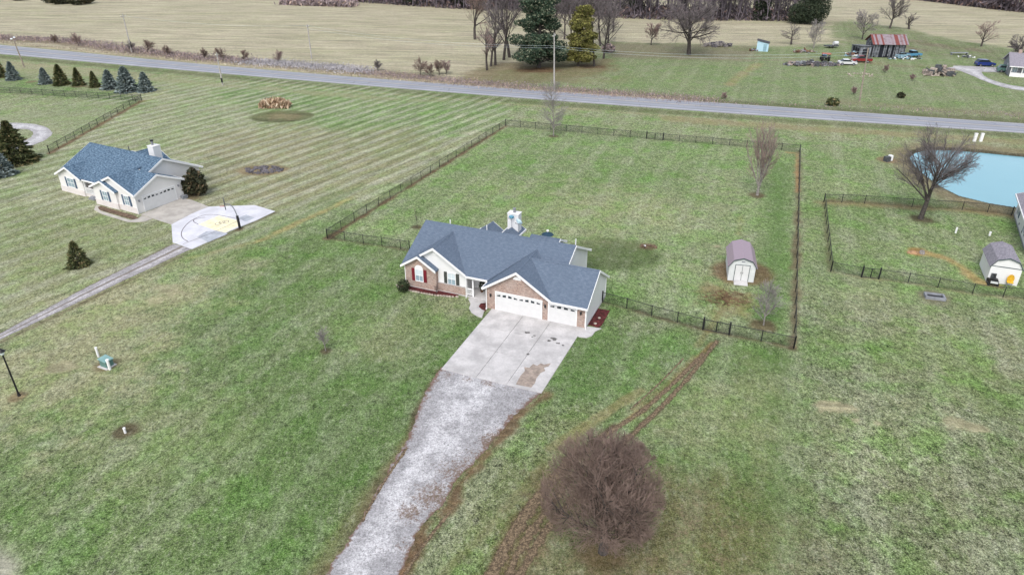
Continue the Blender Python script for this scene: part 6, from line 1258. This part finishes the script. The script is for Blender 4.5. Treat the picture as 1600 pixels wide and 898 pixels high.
MB().box((-.2, -.4, .7), (1.8, .4, 1.5)).build('hood', 'blue_paint', TR_); q = MB(); q.box((1.801, -.42, .7), (2.1, .42, 1.45)); q.build('grille', 'orange_paint', TR_); MB().box((-1.6, -1.1, 1.9), (-.2, 1.1, 2.05)).build('canopy', 'orange_paint', TR_); q = MB(); q.box((-1.2, -.3, .9), (-.4, .3, 1.3)); q.tube((-1.4, -.5, 1), (-1.4, -.5, 1.9), .05); q.tube((-1.4, .5, 1), (-1.4, .5, 1.9), .05); q.build('seat', 'dark_grey', TR_)
for x, y, r_ in ((-.9, -.85, .8), (-.9, .85, .8), (1.5, -.7, .45), (1.5, .7, .45)): MB().tube((x, y-.2, r_), (x, y+.2, r_), r_, r_, 14).build('wheel', 'rubber', TR_)
T2_ = empty('trailer', G(1300, 75), R(10), 'dark flat trailer with a white tank behind the tractor', 'trailer'); MB().box((-2.4, -.9, .5), (1.6, .9, .75)).build('deck', 'dark_grey', T2_); q = MB(); q.tube((.2, 0, 1.3), (1.6, 0, 1.3), .55, .55, 12); q.build('tank', 'car_white', T2_)
for y in (-.8, .8): MB().tube((-.4, y-.1, .35), (-.4, y+.1, .35), .35, .35, 12).build('wheel', 'rubber', T2_)
def junk(name, u, v, rx, ry, N, mats, label, s0=.2, s1=.8, hz=1.0, seed=1, cat='scrap pile', ring=False):
    rs = random.Random(seed); q = MB()
    for k in range(N):
        a_ = rs.uniform(0, 6.28); r_ = rs.uniform(.75, 1) if ring else rs.random()**.6; x, y = rx*r_*math.cos(a_), ry*r_*math.sin(a_); z = hz*(1-r_)*rs.random() if not ring else 0; L = rs.uniform(s0, s1); t = rs.uniform(0, 6.28); rr = rs.uniform(.06, .2)
        mi = rs.randrange(len(mats))
        if rs.random() < .6: q.tube((x, y, z+rr), (x+L*math.cos(t), y+L*math.sin(t), z+rr+rs.uniform(-.1, .4)*hz), rr, rr*.8, 6, mi)
        else: q.M = Tm(x, y, z, t); q.box((-L/3, -L/4, 0), (L/3, L/4, L*.5), mi); q.M = None
    o = q.build(name, mats); o.location = G(u, v); return tag(o, label, cat)
junk('scrap_pile', 1270, 102, 8.0, 2.2, 260, ['junk_wood', 'rock_dark', 'mid_grey', 'dark_grey'], 'long heap of logs and grey scrap below the tractor', .4, 1.5, .9, 3)
junk('log_pile', 1468, 117, 3.8, 2.4, 120, ['junk_wood', 'dark_grey', 'edge_stone'], 'brush and log pile beside the bend of the farm drive', .5, 2.2, 2.0, 4, 'log pile')
junk('scrap_pile', 1256, 82, 3.6, 1.4, 50, ['rust', 'junk_wood', 'mid_grey'], 'rusty scrap heap up behind the tractor', .4, 1.2, .8, 5)
junk('scrap_pile', 1334, 88, 2.4, 1.6, 50, ['rust', 'pale_blue', 'dark_grey', 'white_trim'], 'mixed rusty and pale scrap at the left end of the barn', .4, 1.3, 1.2, 6)
junk('scrap_pile', 1415, 92.5, 5.0, 1.0, 50, ['white_trim', 'pale_blue', 'dark_grey'], 'white and blue scrap in front of the light blue pickup', .3, .9, .4, 7)
junk('stone_ring', 1343, 118, 3.2, 2.2, 46, ['edge_stone'], 'oval ring of pale stones in the farm grass', .2, .5, .3, 8, 'stone ring', True)
junk('scrap_pile', 1512, 90, 2.6, 1.0, 22, ['mid_grey', 'white_trim', 'dark_grey'], 'small grey scrap heap on grass left of the navy car', .3, .9, .4, 9)
junk('brush_pile', 1122, 72, 4.2, 2.6, 110, ['bark_pale', 'rock_dark'], 'grey brush heap between wide bare tree and blue shed', .5, 1.8, 1.2, 10, 'brush pile')
junk('scrap_pile', 1178, 80, 1.6, .8, 20, ['rust', 'mid_grey', 'black_metal'], 'little scrap heap left of the blue shed', .3, .9, .7, 11)
q = MB(); q.box((-2.4, -.5, .5), (2.4, .5, .62)); q.box((-2.2, -.4, 0), (-2.1, .4, .5)); q.box((2.1, -.4, 0), (2.2, .4, .5)); o = q.build('picnic_bench', 'mid_grey'); o.location = G(1498, 86); tag(o, 'long grey table on the grass above the farm drive', 'table')
print('verts ground', NV)
